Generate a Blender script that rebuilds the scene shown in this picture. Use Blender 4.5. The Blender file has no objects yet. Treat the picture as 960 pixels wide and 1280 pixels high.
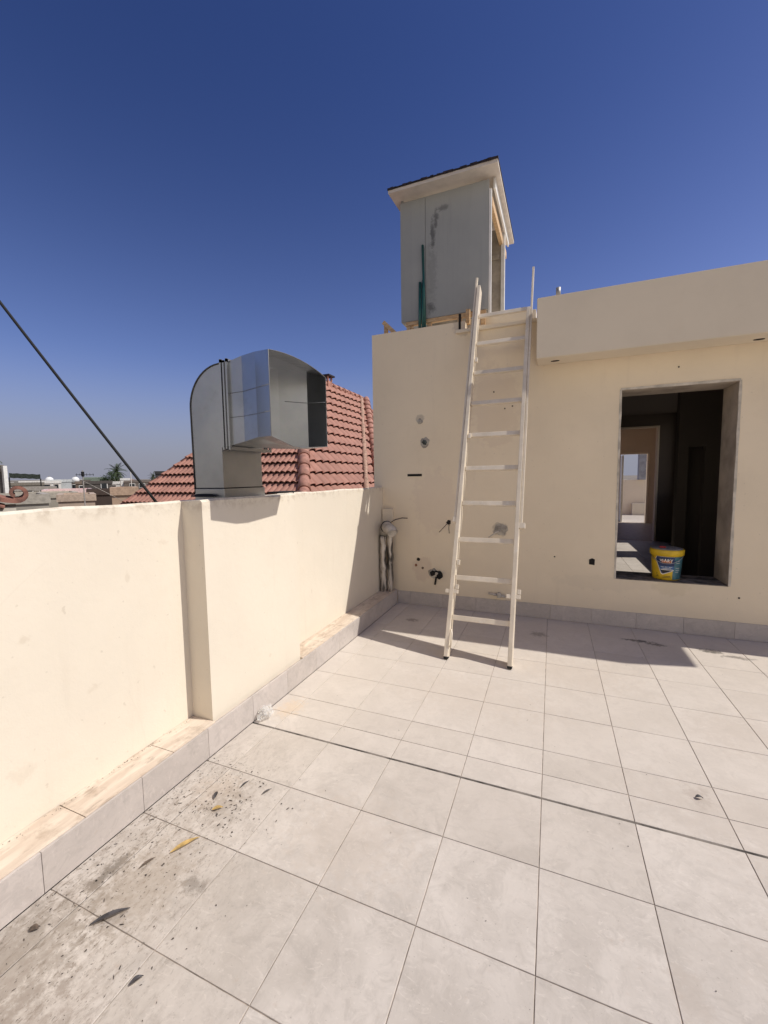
import bpy, bmesh, math, random
from mathutils import Vector, Matrix
random.seed(7)
S = bpy.context.scene
COL = S.collection
PI = math.pi
R = math.radians

# ------------------------------------------------------------------ helpers
def tag(o, label=None, cat=None, group=None, kind=None):
    if label: o['label'] = label
    if cat: o['category'] = cat
    if group: o['group'] = group
    if kind: o['kind'] = kind
    return o

def empty(name, loc, label=None, cat=None, group=None):
    o = bpy.data.objects.new(name, None); COL.objects.link(o)
    o.location = loc; o.empty_display_size = .1
    return tag(o, label, cat, group)

class MB:
    """collects shapes given in place coordinates into one mesh"""
    def __init__(s): s.bm = bmesh.new()
    def poly(s, pts, mi=0):
        f = s.bm.faces.new([s.bm.verts.new(p) for p in pts]); f.material_index = mi; return f
    def box(s, a, b, bev=0, mat=None, mi=0):
        (x0,y0,z0),(x1,y1,z1) = a, b
        vs = [Vector(p) for p in ((x0,y0,z0),(x1,y0,z0),(x1,y1,z0),(x0,y1,z0),(x0,y0,z1),(x1,y0,z1),(x1,y1,z1),(x0,y1,z1))]
        if mat: vs = [mat @ v for v in vs]
        vs = [s.bm.verts.new(v) for v in vs]
        fs = [s.bm.faces.new([vs[i] for i in q]) for q in ((0,3,2,1),(4,5,6,7),(0,1,5,4),(1,2,6,5),(2,3,7,6),(3,0,4,7))]
        for f in fs: f.material_index = mi
        if bev:
            es = list({e for f in fs for e in f.edges})
            bmesh.ops.bevel(s.bm, geom=es, offset=bev, segments=2, affect='EDGES', profile=.6)
        return s
    def bar(s, p, q, w, d, up=(0,0,1), bev=0):
        """rectangular bar from p to q, w across, d along 'up'"""
        p, q = Vector(p), Vector(q); z = (q-p); L = z.length; z.normalize()
        u = Vector(up); x = u.cross(z)
        if x.length < 1e-4: x = Vector((1,0,0)).cross(z)
        x.normalize(); y = z.cross(x)
        M = Matrix((x,y,z)).transposed().to_4x4(); M.translation = p
        return s.box((-w/2,-d/2,0),(w/2,d/2,L), bev, M)
    def prism(s, pts, v, caps=True):
        v = Vector(v); n = len(pts)
        a = [s.bm.verts.new(p) for p in pts]; b = [s.bm.verts.new(Vector(p)+v) for p in pts]
        if caps: s.bm.faces.new(a[::-1]); s.bm.faces.new(b)
        for i in range(n): s.bm.faces.new((a[i],a[(i+1)%n],b[(i+1)%n],b[i]))
        return s
    def tube(s, pts, rad, n=10, caps=True, half=None):
        pts = [Vector(p) for p in pts]; rings = []
        rads = rad if isinstance(rad,(list,tuple)) else [rad]*len(pts)
        ref = None
        for i,p in enumerate(pts):
            t = (pts[min(i+1,len(pts)-1)]-pts[max(i-1,0)]).normalized()
            if ref is None:
                ref = Vector((0,0,1)) if abs(t.z)<.9 else Vector((1,0,0))
            x = t.cross(ref).normalized(); y = x.cross(t).normalized(); ref = y
            rings.append([s.bm.verts.new(p+(x*math.cos(2*PI*k/n)+y*math.sin(2*PI*k/n))*rads[i]) for k in range(n)])
        for a,b in zip(rings,rings[1:]):
            for k in range(n):
                f = s.bm.faces.new((a[k],a[(k+1)%n],b[(k+1)%n],b[k])); f.smooth = True
        if caps: s.bm.faces.new(rings[0][::-1]); s.bm.faces.new(rings[-1])
        return s
    def lathe(s, c, prof, n=32, a0=0, a1=2*PI):
        c = Vector(c); rings = []; full = abs(a1-a0-2*PI)<1e-6
        m = n if full else n+1
        for r,z in prof:
            rings.append([s.bm.verts.new(c+Vector((r*math.cos(a0+(a1-a0)*k/n), r*math.sin(a0+(a1-a0)*k/n), z))) for k in range(m)])
        for a,b in zip(rings,rings[1:]):
            for k in range(m if full else m-1):
                f = s.bm.faces.new((a[k],a[(k+1)%m],b[(k+1)%m],b[k])); f.smooth = True
        return s
    def build(s, name, mat, parent=None, org=None, fix=True):
        me = bpy.data.meshes.new(name)
        off = Vector((0,0,0))
        if parent is not None:
            q = parent
            while q is not None: off += Vector(q.location); q = q.parent
        elif org is not None: off = Vector(org)
        if fix: bmesh.ops.recalc_face_normals(s.bm, faces=s.bm.faces)
        if off.length: bmesh.ops.translate(s.bm, verts=s.bm.verts, vec=-off)
        s.bm.to_mesh(me); s.bm.free()
        for m in (mat if isinstance(mat,(list,tuple)) else [mat]): me.materials.append(m)
        o = bpy.data.objects.new(name, me); COL.objects.link(o)
        if parent is not None: o.parent = parent
        elif org is not None: o.location = org
        return o

# ------------------------------------------------------------------ materials
class NT:
    def __init__(s, name, rough=.7, metal=0):
        s.m = bpy.data.materials.new(name); s.m.use_nodes = True
        s.t = s.m.node_tree; s.b = s.t.nodes['Principled BSDF']
        s.b.inputs['Roughness'].default_value = rough; s.b.inputs['Metallic'].default_value = metal
        s._pos = None
    def n(s, typ, **kw):
        nd = s.t.nodes.new(typ)
        for k,v in kw.items(): setattr(nd,k,v)
        return nd
    def link(s, a, b): s.t.links.new(a, b)
    def put(s, inp, v):
        if hasattr(v,'is_linked') or isinstance(v,bpy.types.NodeSocket): s.link(v, inp)
        else:
            if isinstance(v,(tuple,list)) and len(v)==3 and inp.type=='RGBA': v=(*v,1)
            inp.default_value = v
    def pos(s, obj=False):
        if s._pos is None:
            s._pos = s.n('ShaderNodeTexCoord').outputs['Object'] if obj else s.n('ShaderNodeNewGeometry').outputs['Position']
        return s._pos
    def math(s, op, a, b=0.0, c=None, clamp=False):
        nd = s.n('ShaderNodeMath', operation=op, use_clamp=clamp)
        s.put(nd.inputs[0],a); s.put(nd.inputs[1],b)
        if c is not None: s.put(nd.inputs[2],c)
        return nd.outputs[0]
    def vmath(s, op, a, b=(0,0,0)):
        nd = s.n('ShaderNodeVectorMath', operation=op); s.put(nd.inputs[0],a); s.put(nd.inputs[1],b)
        return nd.outputs['Value'] if op in('LENGTH','DOT_PRODUCT','DISTANCE') else nd.outputs[0]
    def noise(s, scale, detail=4, rough=.55, vec=None, dist=0):
        nd = s.n('ShaderNodeTexNoise'); s.link(vec if vec is not None else s.pos(), nd.inputs['Vector'])
        nd.inputs['Scale'].default_value=scale; nd.inputs['Detail'].default_value=detail; nd.inputs['Roughness'].default_value=rough; nd.inputs['Distortion'].default_value=dist
        return nd.outputs['Fac']
    def stretch(s, v, vec=None):
        return s.vmath('MULTIPLY', vec if vec is not None else s.pos(), v)
    def ramp(s, v, a, b):   # smoothstep a..b to 0..1
        nd = s.n('ShaderNodeMapRange', interpolation_type='SMOOTHSTEP'); s.put(nd.inputs[0],v)
        nd.inputs[1].default_value=a; nd.inputs[2].default_value=b
        return nd.outputs[0]
    def mix(s, f, a, b, mode='MIX'):
        nd = s.n('ShaderNodeMix', data_type='RGBA', blend_type=mode)
        s.put(nd.inputs[0],f); s.put(nd.inputs[6],a); s.put(nd.inputs[7],b); return nd.outputs[2]
    def spot(s, c, r, wob, soft=(.75,1.05), k=.7):
        """irregular patch around c with radii r; wob = noise"""
        d = s.vmath('LENGTH', s.vmath('DIVIDE', s.vmath('SUBTRACT', s.pos(), c), r))
        d = s.math('ADD', d, s.math('MULTIPLY', s.math('SUBTRACT', wob, .5), k*2))
        return s.math('SUBTRACT', 1.0, s.ramp(d, *soft))
    def bump(s, h, strength=.3, dist=.01):
        nd = s.n('ShaderNodeBump'); nd.inputs['Strength'].default_value=strength; nd.inputs['Distance'].default_value=dist
        s.link(h, nd.inputs['Height']); s.link(nd.outputs[0], s.b.inputs['Normal'])
    def col(s, c): s.put(s.b.inputs['Base Color'], c); return s
    def rough(s, v): s.put(s.b.inputs['Roughness'], v); return s

def simple(name, c, rough=.6, metal=0, var=.12, scale=8, bump=0, bscale=60, obj=False):
    t = NT(name, rough, metal); t.pos(obj)
    d = tuple(max(0,x*(1-var*2)) for x in c); u = tuple(min(1,x*(1+var)) for x in c)
    t.col(t.mix(t.ramp(t.noise(scale,5), .3,.7), d, u))
    if bump: t.bump(t.noise(bscale,3), bump, .004)
    return t.m

# cream painted stucco
def stucco(name, c, dirt=True, extra=None, bump=.25):
    t = NT(name, .85)
    n1 = t.noise(1.1, 5, .6); n2 = t.noise(9, 6, .65); n3 = t.noise(140, 3)
    k = t.mix(t.ramp(n1,.3,.7), tuple(x*.93 for x in c), c)
    k = t.mix(t.math('MULTIPLY', t.ramp(n2,.5,.8), .25), k, tuple(x*y for x,y in zip(c,(.9,.87,.84))))
    if dirt:
        st = t.noise(3.0, 5, .6, t.stretch((3.2,3.2,.35)))
        k = t.mix(t.math('MULTIPLY', t.ramp(st,.55,.78), .09), k, (.42,.35,.28))
        z = t.n('ShaderNodeSeparateXYZ'); t.link(t.pos(), z.inputs[0]); zz = z.outputs[2]
        low = t.math('SUBTRACT',1.0,t.ramp(t.math('ADD',zz,t.math('MULTIPLY',n2,.25)), .22,.5))
        k = t.mix(t.math('MULTIPLY',low,.12), k, (.45,.38,.30))
        sp = t.ramp(t.noise(34,2,.5), .70,.78)
        k = t.mix(t.math('MULTIPLY',sp,.30), k, (.42,.36,.28))
    if extra: k = extra(t, k, n2)
    t.col(k)
    h = t.math('ADD', t.math('MULTIPLY', t.noise(22,5,.6), 1.0), t.math('MULTIPLY', n3, .35))
    t.bump(h, bump, .006)
    return t.m

CREAM = (.80,.70,.55)
def wall_marks(t, k, wob):
    m = t.noise(14,5,.6)
    P = lambda x,z: (x,4.8,z)
    for c,r,col,f in ((P(-.54,.98),(.09,.6,.08),(.36,.32,.27),.5),     # cement patch
                      (P(-.985,3.28),(.10,.6,.12),(.45,.38,.31),.45),  # scraped paint at the notch
                      (P(-1.46,.47),(.14,.6,.16),(.60,.46,.36),.35),
                      (P(.5,.45),(.5,.6,.09),(.56,.49,.39),.15),
                      (P(1.12,.45),(.16,.6,.09),(.60,.51,.33),.25),
                      (P(-1.48,2.28),(.06,.6,.05),(.35,.32,.28),.5),
                      (P(-.60,2.35),(.3,.6,.5),(.66,.54,.42),.3),
                      (P(-1.3,1.3),(.3,.6,.4),(.68,.56,.45),.3)):
        k = t.mix(t.math('MULTIPLY', t.spot(c,r,m), f), k, col)
    return k
def parapet_marks(t, k, wob):
    s = t.n('ShaderNodeSeparateXYZ'); t.link(t.pos(), s.inputs[0]); y,z = s.outputs[1], s.outputs[2]
    top = t.ramp(t.math('ADD', z, t.math('MULTIPLY', wob, .10)), 1.44, 1.53)
    k = t.mix(t.math('MULTIPLY', t.math('MULTIPLY', top, t.ramp(t.noise(18,5,.7),.42,.62)), .42), k, (.36,.29,.21))
    patch = t.ramp(t.noise(2.2,4,.55,None,.8), .52,.60)
    k = t.mix(t.math('MULTIPLY', patch, .035), k, (.72,.62,.48))
    m = t.noise(30,4,.6)
    for yy,zz,ry,rz,f in ((.95,.95,.02,.02,.5),(1.40,1.10,.012,.03,.45),(1.2,.62,.03,.02,.4),(3.1,.58,.006,.04,.6),(2.3,.35,.02,.015,.4),(1.62,1.25,.03,.02,.35),(2.9,1.05,.012,.012,.5),(.9,.40,.05,.04,.3)):
        k = t.mix(t.math('MULTIPLY', t.spot((-1.95,yy,zz),(.5,ry,rz),m,(.4,1.2),1.6), f*.5), k, (.46,.37,.27))
    vo = t.n('ShaderNodeTexVoronoi', feature='DISTANCE_TO_EDGE'); t.link(t.vmath('ADD', t.pos(), t.vmath('MULTIPLY', t.n('ShaderNodeTexNoise').outputs['Color'], (.25,.25,.25))), vo.inputs['Vector']); vo.inputs['Scale'].default_value=1.3
    crack = t.math('MULTIPLY', t.math('SUBTRACT',1.0,t.ramp(vo.outputs['Distance'],.0,.0035)), t.ramp(t.noise(1.3,3),.52,.62))
    return t.mix(t.math('MULTIPLY', crack, .06), k, (.40,.32,.24))
M_CREAM = stucco('cream_stucco', (.77,.70,.585), extra=parapet_marks)
M_WALL = stucco('penthouse_stucco', (.84,.725,.55), extra=wall_marks)
M_BAND = stucco('band_stucco', (.76,.675,.54), dirt=False)
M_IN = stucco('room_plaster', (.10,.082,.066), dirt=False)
M_IN2 = stucco('hall_plaster', (.62,.53,.42), dirt=False)

def mat_tile(name, light, dark, dirt):
    t = NT(name, .42)
    at = t.n('ShaderNodeAttribute', attribute_name='rnd'); rv = at.outputs['Vector']
    v = t.vmath('ADD', t.pos(), t.vmath('MULTIPLY', rv, (37,37,37)))
    a = t.noise(3.5, 6, .62, v, .6); b = t.noise(16, 6, .7, v, 1.0); c = t.noise(70,3,.5,v)
    k = t.mix(t.ramp(a,.3,.72), dark, light)
    k = t.mix(t.math('MULTIPLY', t.ramp(b,.45,.72), .55), k, tuple(x*.84 for x in dark))
    k = t.mix(t.math('MULTIPLY', t.ramp(t.noise(7,5,.6,v,2.5),.60,.72), .30), k, tuple(min(1,x*1.12) for x in light))
    k = t.mix(t.math('MULTIPLY', t.ramp(t.noise(5,7,.75,v,1.6), .50,.64), .42), k, tuple(x*.80 for x in dark))
    k = t.mix(t.math('MULTIPLY', t.ramp(t.noise(11,6,.7,t.vmath('MULTIPLY',v,(1,2.2,1)),3.0), .56,.66), .38), k, tuple(min(1,x*1.16) for x in light))
    k = t.mix(t.math('MULTIPLY', t.ramp(t.noise(120,2,.5,v), .70,.76), .45), k, (.22,.18,.15))
    k = t.mix(t.math('MULTIPLY', t.ramp(t.noise(26,5,.7,t.vmath('ADD',v,(5,3,1))), .62,.72), .30), k, (.46,.36,.28))
    sepr = t.n('ShaderNodeSeparateXYZ'); t.link(rv, sepr.inputs[0])
    k = t.mix(1.0, k, t.mix(sepr.outputs[1], (.90,.89,.875), (1.02,1.02,1.02)), 'MULTIPLY')
    rgh = t.math('ADD', .36, t.math('MULTIPLY', b, .22))
    if dirt:
        s = t.n('ShaderNodeSeparateXYZ'); t.link(t.pos(), s.inputs[0]); x,y = s.outputs[0], s.outputs[1]
        k = t.mix(t.math('MULTIPLY', t.ramp(t.math('ADD',y,t.math('MULTIPLY',a,.8)),1.4,3.2), .46), k, (.74,.665,.58))  # far tiles painted lighter, standing in for bounced and reflected light
        near = t.math('SUBTRACT',1.0,t.ramp(t.math('ADD',x,t.math('MULTIPLY',y,.16)), -1.5,-.72))
        near = t.math('MULTIPLY', near, t.math('SUBTRACT',1.0,t.ramp(y,1.35,2.2)))
        wob = t.noise(24,6,.75); st = t.stretch((14,7,1)); g = t.noise(2.2,6,.72,st,.4)
        smear = t.math('MULTIPLY', t.ramp(g,.46,.62), near)
        k = t.mix(t.math('MULTIPLY', smear, .45), k, (.30,.245,.20))
        veil = t.math('MULTIPLY', t.ramp(t.noise(3.2,5,.65),.36,.62), near)
        k = t.mix(t.math('MULTIPLY', veil, .10), k, (.40,.34,.29))
        sm2 = t.math('MULTIPLY', t.ramp(t.noise(26,6,.8,t.stretch((1.5,.6,1)),.5), .54,.62), near)
        k = t.mix(t.math('MULTIPLY', sm2, .8), k, (.19,.15,.115))
        fleck = t.ramp(t.noise(80,3,.6,t.stretch((1.3,.7,1))), .615,.665)
        amt = t.math('ADD', t.math('MULTIPLY',near,.8), .06)
        k = t.mix(t.math('MULTIPLY', fleck, amt), k, (.14,.12,.10))
        for cx,cy,rx,ry,colr,f in ((-1.645,1.0,.035,.085,(.17,.145,.12),.85),(-1.285,1.09,.055,.035,(.22,.19,.16),.7),
              (-1.47,1.02,.16,.2,(.34,.28,.22),.45),(-1.62,.62,.22,.35,(.24,.20,.16),.55),(-1.35,.5,.3,.2,(.30,.25,.21),.5),
              (-1.55,1.5,.14,.12,(.45,.36,.28),.4),(-1.66,2.28,.09,.12,(.66,.50,.33),.45),(-1.45,1.42,.12,.14,(.28,.24,.2),.4),
              (.80,4.43,.13,.035,(.06,.053,.047),.8),(.93,4.38,.08,.03,(.06,.053,.047),.7),(1.34,4.38,.10,.045,(.06,.053,.047),.8),(1.50,4.30,.12,.035,(.07,.06,.05),.6),(-.1,4.28,.08,.07,(.10,.085,.07),.5),
              (-1.42,4.25,.07,.05,(.12,.09,.07),.6),(.69,2.33,.06,.07,(.42,.36,.31),.5),(.42,1.38,.06,.09,(.46,.40,.34),.5),
              (.45,1.08,.10,.10,(.44,.38,.32),.35),(.8,1.5,.2,.3,(.50,.44,.38),.4),(1.1,3.0,.3,.25,(.50,.43,.36),.3),(.9,2.2,.5,.25,(.52,.45,.38),.3),
              (-.55,2.9,.6,.3,(.55,.47,.39),.3),(-.8,1.5,.3,.25,(.52,.44,.36),.3),(.2,3.5,.5,.3,(.55,.47,.39),.28),(-.3,1.9,.35,.3,(.56,.50,.44),.3)):
            k = t.mix(t.math('MULTIPLY', t.spot((cx,cy,0),(rx,ry,.5),wob,(.35,1.25),2.2), f), k, colr)
    t.col(k); t.rough(rgh)
    t.bump(t.math('ADD', b, t.math('MULTIPLY',c,.25)), .06, .004)
    return t.m
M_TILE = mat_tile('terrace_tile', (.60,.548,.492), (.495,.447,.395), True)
M_TILE2 = mat_tile('indoor_tile', (.60,.55,.50), (.52,.47,.42), False)
M_SKIRT = mat_tile('skirting_tile', (.565,.51,.475), (.49,.445,.415), False)
M_LEDGE = None
def mat_ledge():
    t = NT('ledge_stone', .55)
    v = t.stretch((9,1.6,3)); a = t.noise(1.6,6,.6,v,1.2); b = t.noise(9,6,.7)
    k = t.mix(t.ramp(a,.3,.7), (.56,.455,.36), (.72,.63,.52))
    k = t.mix(t.math('MULTIPLY',t.ramp(b,.5,.68),.5), k, (.33,.24,.17))
    st = t.noise(2.5,6,.7,t.stretch((10,3,3)))
    k = t.mix(t.math('MULTIPLY',t.ramp(st,.55,.65),.45), k, (.27,.20,.15))
    t.col(k); t.bump(b,.15,.003); return t.m
M_LEDGE = mat_ledge()
M_GROUT = simple('grout', (.42,.355,.295), .95, var=.25, scale=14)
M_CEMENT = simple('raw_cement', (.46,.42,.36), .95, var=.25, scale=12, bump=.6, bscale=40)
M_SILL = simple('dusty_sill', (.20,.175,.15), .9, var=.35, scale=10, bump=.4)
M_DARK = simple('dark_void', (.018,.015,.013), .9)
M_WIRE = simple('black_rubber', (.008,.008,.008), .8)
def mat_ladder():
    t = NT('cream_metal_paint', .45); a=t.noise(6,5,.6); b=t.noise(45,5,.7)
    k=t.mix(t.ramp(a,.3,.7),(.66,.58,.46),(.78,.69,.56)); k=t.mix(t.math('MULTIPLY',t.ramp(b,.62,.70),.30),k,(.36,.30,.24))
    k=t.mix(t.math('MULTIPLY',t.ramp(t.noise(20,4,.6),.58,.7),.4),k,(.82,.78,.70)); t.col(k); t.bump(b,.12,.003); return t.m
M_PAINT = mat_ladder()
M_WHITE = simple('white_paint', (.80,.79,.75), .5, var=.05)
M_WOOD = None
def mat_wood():
    t = NT('raw_timber', .7); v = t.stretch((3,3,3)); a = t.noise(6,5,.6,t.stretch((2,9,9)),.8)
    t.col(t.mix(t.ramp(a,.3,.7), (.48,.30,.15), (.68,.49,.29))); t.bump(a,.2,.003); return t.m
M_WOOD = mat_wood()
def mat_galv():
    t = NT('galvanised_steel', .32, .92)
    a = t.noise(2.2,4,.6); b = t.noise(38,3,.6)
    vo = t.n('ShaderNodeTexVoronoi'); t.link(t.pos(), vo.inputs['Vector']); vo.inputs['Scale'].default_value=55
    k = t.mix(t.ramp(a,.3,.7), (.37,.385,.40), (.46,.47,.475))
    k = t.mix(.012, k, vo.outputs['Color'])
    k = t.mix(t.math('MULTIPLY',t.ramp(t.noise(5,5,.7),.55,.75),.25), k, (.25,.23,.20))
    t.col(k); t.rough(t.math('ADD', .30, t.math('MULTIPLY', b, .05)))
    t.bump(t.noise(3.0,2), .08, .03); return t.m
M_GALV = mat_galv()
def mat_panel():
    t = NT('grey_cement_panel', .6)
    a = t.noise(1.5,5,.6); st = t.noise(2.0,5,.6,t.stretch((9,9,.5)))
    k = t.mix(t.ramp(a,.3,.7), (.33,.345,.34), (.375,.385,.375))
    fl_=t.math('FLOOR', t.math('MULTIPLY', t.vmath('DOT_PRODUCT', t.pos(), (1,0,0)), 4.3)); wn_=t.n('ShaderNodeTexWhiteNoise', noise_dimensions='1D'); t.link(fl_, wn_.inputs['W']); k=t.mix(t.math('MULTIPLY',wn_.outputs['Value'],.30), k, (.21,.22,.23))
    k = t.mix(t.math('MULTIPLY',t.ramp(st,.5,.75),.22), k, (.20,.205,.21))
    w = t.noise(16,6,.75)
    for c,r,f in (((-1.37,5,4.47),(.035,.5,.20),.75),((-1.33,5,4.62),(.035,.5,.10),.7),((-1.24,5,4.73),(.09,.5,.04),.55),((-1.40,5,3.62),(.05,.5,.07),.7),((-1.38,5,4.0),(.07,.5,.45),.25)):
        k = t.mix(t.math('MULTIPLY',t.spot(c,r,w,(.2,1.2),1.6),f), k, (.06,.062,.065))
    t.col(k); return t.m
M_PANEL = mat_panel()
M_PANELIN = simple('panel_inside', (.42,.37,.31), .8, var=.12)
M_SOFFIT = simple('soffit_board', (.64,.58,.52), .7, var=.05)
M_BITUMEN = simple('bitumen', (.03,.022,.025), .9, var=.3, scale=20, bump=.6)
M_TAR = simple('tar', (.012,.012,.012), .95, bump=.8, bscale=50)
def mat_clay(name, base):
    t = NT(name, .7)
    at = t.n('ShaderNodeAttribute', attribute_name='rnd'); s = t.n('ShaderNodeSeparateXYZ'); t.link(at.outputs['Vector'], s.inputs[0])
    k = t.mix(t.ramp(t.noise(3,5,.6),.3,.7), tuple(x*.75 for x in base), base)
    k = t.mix(t.math('MULTIPLY',t.ramp(t.noise(30,4,.6),.5,.75),.4), k, tuple(x*y for x,y in zip(base,(.55,.5,.5))))
    k = t.mix(t.math('MULTIPLY',s.outputs[0],.22), k, tuple(min(1,x*1.25) for x in base))
    t.col(k); t.bump(t.noise(60,3),.2,.003); return t.m
M_CLAY = mat_clay('clay_tile', (.42,.205,.15))
M_CLAY2 = simple('clay_cap', (.44,.22,.165), .75, var=.15, scale=9, bump=.15)
M_MORTAR = simple('mortar', (.46,.29,.21), .9, var=.2, scale=14, bump=.6)
M_GREEN = simple('green_pipe', (.02,.105,.09), .3)
M_PVC = simple('grey_pvc', (.55,.51,.45), .45, var=.15, scale=14)
M_FOIL = None
def mat_foil():
    t = NT('foil_wrap', .38, .45); a = t.noise(3.2,3,.5,t.stretch((7,7,.7)),.8); b = t.noise(30,4,.6)
    t.col(t.mix(t.ramp(a,.36,.60), (.07,.062,.055), (.66,.61,.55))); t.bump(t.math('ADD',a,t.math('MULTIPLY',b,.4)), .9, .02); return t.m
M_FOIL = mat_foil()
M_RED = simple('red_plastic', (.45,.02,.02), .4)
M_YEL = simple('bucket_yellow', (.72,.48,.025), .38, var=.08, scale=14)
M_BLUE = simple('label_navy', (.012,.032,.12), .4, var=.15, scale=25)
M_TEAL = simple('label_teal', (.055,.16,.20), .42, var=.2, scale=16)
M_LID = simple('bucket_lid_grey', (.30,.28,.26), .6, var=.2, scale=30)
M_LTXT = simple('label_white', (.80,.76,.70), .5)
M_LORG = simple('label_orange', (.62,.20,.07), .5)
M_LBLK = simple('label_black', (.02,.018,.018), .5)
M_LBLU2 = simple('label_blue', (.045,.13,.30), .5)
M_LEAFY = simple('yellow_leaf', (.52,.35,.12), .7, var=.2, scale=30)
M_LEAFD = simple('dark_leaf', (.055,.05,.052), .6, var=.3, scale=40)
M_LEAFB = simple('brown_leaf', (.13,.095,.07), .8, var=.3, scale=40)
M_DEBRIS = simple('debris', (.075,.06,.05), .9, var=.4, scale=90)
M_FROND = simple('palm_frond', (.050,.075,.028), .7, var=.3, scale=3)
M_TRUNK = simple('palm_trunk', (.16,.115,.075), .9, var=.3, scale=6, bump=.8)
M_BUSH = simple('bush_leaf', (.035,.06,.02), .8, var=.3, scale=4)
M_GLASSD = simple('dark_pane', (.03,.035,.04), .15)

def film():
    t = NT('clear_film', .18); t.col((.86,.85,.82)); t.b.inputs['Alpha'].default_value=.38; t.b.inputs['Transmission Weight'].default_value=.3
    t.b.inputs['IOR'].default_value=1.25; t.bump(t.noise(60,4),.6,.01); return t.m
M_FILM = film()

# ------------------------------------------------------------------ ground and terrace floor
mb = MB(); mb.poly([(-3000,-3000,-7),(3000,-3000,-7),(3000,3000,-7),(-3000,3000,-7)])
tag(mb.build('ground', simple('dusty_ground', (.24,.205,.165), .95, var=.25, scale=.04)), kind='structure')

def tiles(name, xs, ys, z, mat, gap=.0034, thick=.008, skew=.0004, gaps=None):
    """a field of separate slabs; each carries its own random value"""
    bm = bmesh.new(); lay = bm.loops.layers.float_color.new('rnd')
    for i in range(len(xs)-1):
        for j in range(len(ys)-1):
            g = gap/2
            x0,x1 = xs[i]+g, xs[i+1]-g; y0,y1 = ys[j]+g, ys[j+1]-g
            if gaps and j in gaps: y1 -= gaps[j]
            c = (random.random(),random.random(),random.random(),1)
            zz = [z+random.uniform(-skew,skew) for _ in range(4)]
            b = .0012
            top = [bm.verts.new((x0+b,y0+b,zz[0])),bm.verts.new((x1-b,y0+b,zz[1])),bm.verts.new((x1-b,y1-b,zz[2])),bm.verts.new((x0+b,y1-b,zz[3]))]
            mid = [bm.verts.new(p) for p in ((x0,y0,z-b),(x1,y0,z-b),(x1,y1,z-b),(x0,y1,z-b))]
            low = [bm.verts.new(p) for p in ((x0,y0,z-thick),(x1,y0,z-thick),(x1,y1,z-thick),(x0,y1,z-thick))]
            fs = [bm.faces.new(top)]
            for A,B in ((mid,top),(low,mid)):
                for q in range(4): fs.append(bm.faces.new((A[q],A[(q+1)%4],B[(q+1)%4],B[q])))
            for f in fs:
                for l in f.loops: l[lay] = c
    s = MB(); s.bm.free(); s.bm = bm
    return s

xs = [-1.790,-1.620,-1.221] + [-.8205+.3995*i for i in range(26)]
ys = [.870-.398*k for k in range(28,0,-1)] + [.870,1.267,1.658,2.052,2.224,2.432,2.831,3.230,3.629,4.028,4.428,4.792]
jt = ys.index(2.052)-1
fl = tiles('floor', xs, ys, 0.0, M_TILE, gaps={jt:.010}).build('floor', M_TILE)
tag(fl, kind='structure')
mb = MB(); mb.box((-1.79,-10.2,-.35),(9.2,4.80,-.0035))
tag(mb.build('floor_bed', M_GROUT), kind='structure')

mb = MB(); mb.box((-1.789,2.0385,-.0034),(9.1,2.0535,-.0022)); mb.box((-1.7895,-4,-.0034),(-1.782,4.79,-.0022)); mb.box((-1.62-.004,-4,-.0034),(-1.62+.004,1.66,-.0023)); tag(mb.build('joint_filler', simple('dirty_joint',(.17,.148,.125),.95,var=.4,scale=9)), kind='structure')

# ------------------------------------------------------------------ left parapet
pw = empty('parapet_wall', (-2.0,1.5,0), 'cream stucco parapet wall with tiled kerb along the left side of the terrace', 'wall')
mb = MB()
TOP = 1.475
def seg(x0,x1,y0,y1,z0,z1,nx=1):
    # wall block with slightly uneven top
    n = max(2,int((y1-y0)/.12)); 
    ring=[]
    for i in range(n+1):
        y=y0+(y1-y0)*i/n
        w=.0035*math.sin(y*7.1)+.002*math.sin(y*17+1)
        e=.0025*math.sin(y*9.3+2)
        ring.append([mb.bm.verts.new(p) for p in ((x0,y,z0),(x1+e*.4,y,z0),(x1+e*.4,y,z1-.012+w),(x1-.012+e,y,z1+w),(x0+.012,y,z1-.020+w*.6),(x0,y,z1-.032+w))])
    for a,b in zip(ring,ring[1:]):
        for k in range(6):
            mb.bm.faces.new((a[k],a[(k+1)%6],b[(k+1)%6],b[k])).smooth=False
    mb.bm.faces.new(ring[0]); mb.bm.faces.new(ring[-1][::-1])
seg(-2.20,-1.98,-10.2,1.752,-7,TOP)
seg(-2.224,-1.825,1.752,2.66,-7,TOP+.002)
seg(-2.20,-1.98,2.66,4.798,-7,TOP-.002)
mb.build('wall', M_CREAM, pw)
mb = MB()
mb.box((-1.979,-10.2,-.35),(-1.803,4.79,.160)); mb.build('kerb_core', simple('pale_grout',(.44,.39,.35),.95,var=.15), pw)
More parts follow.
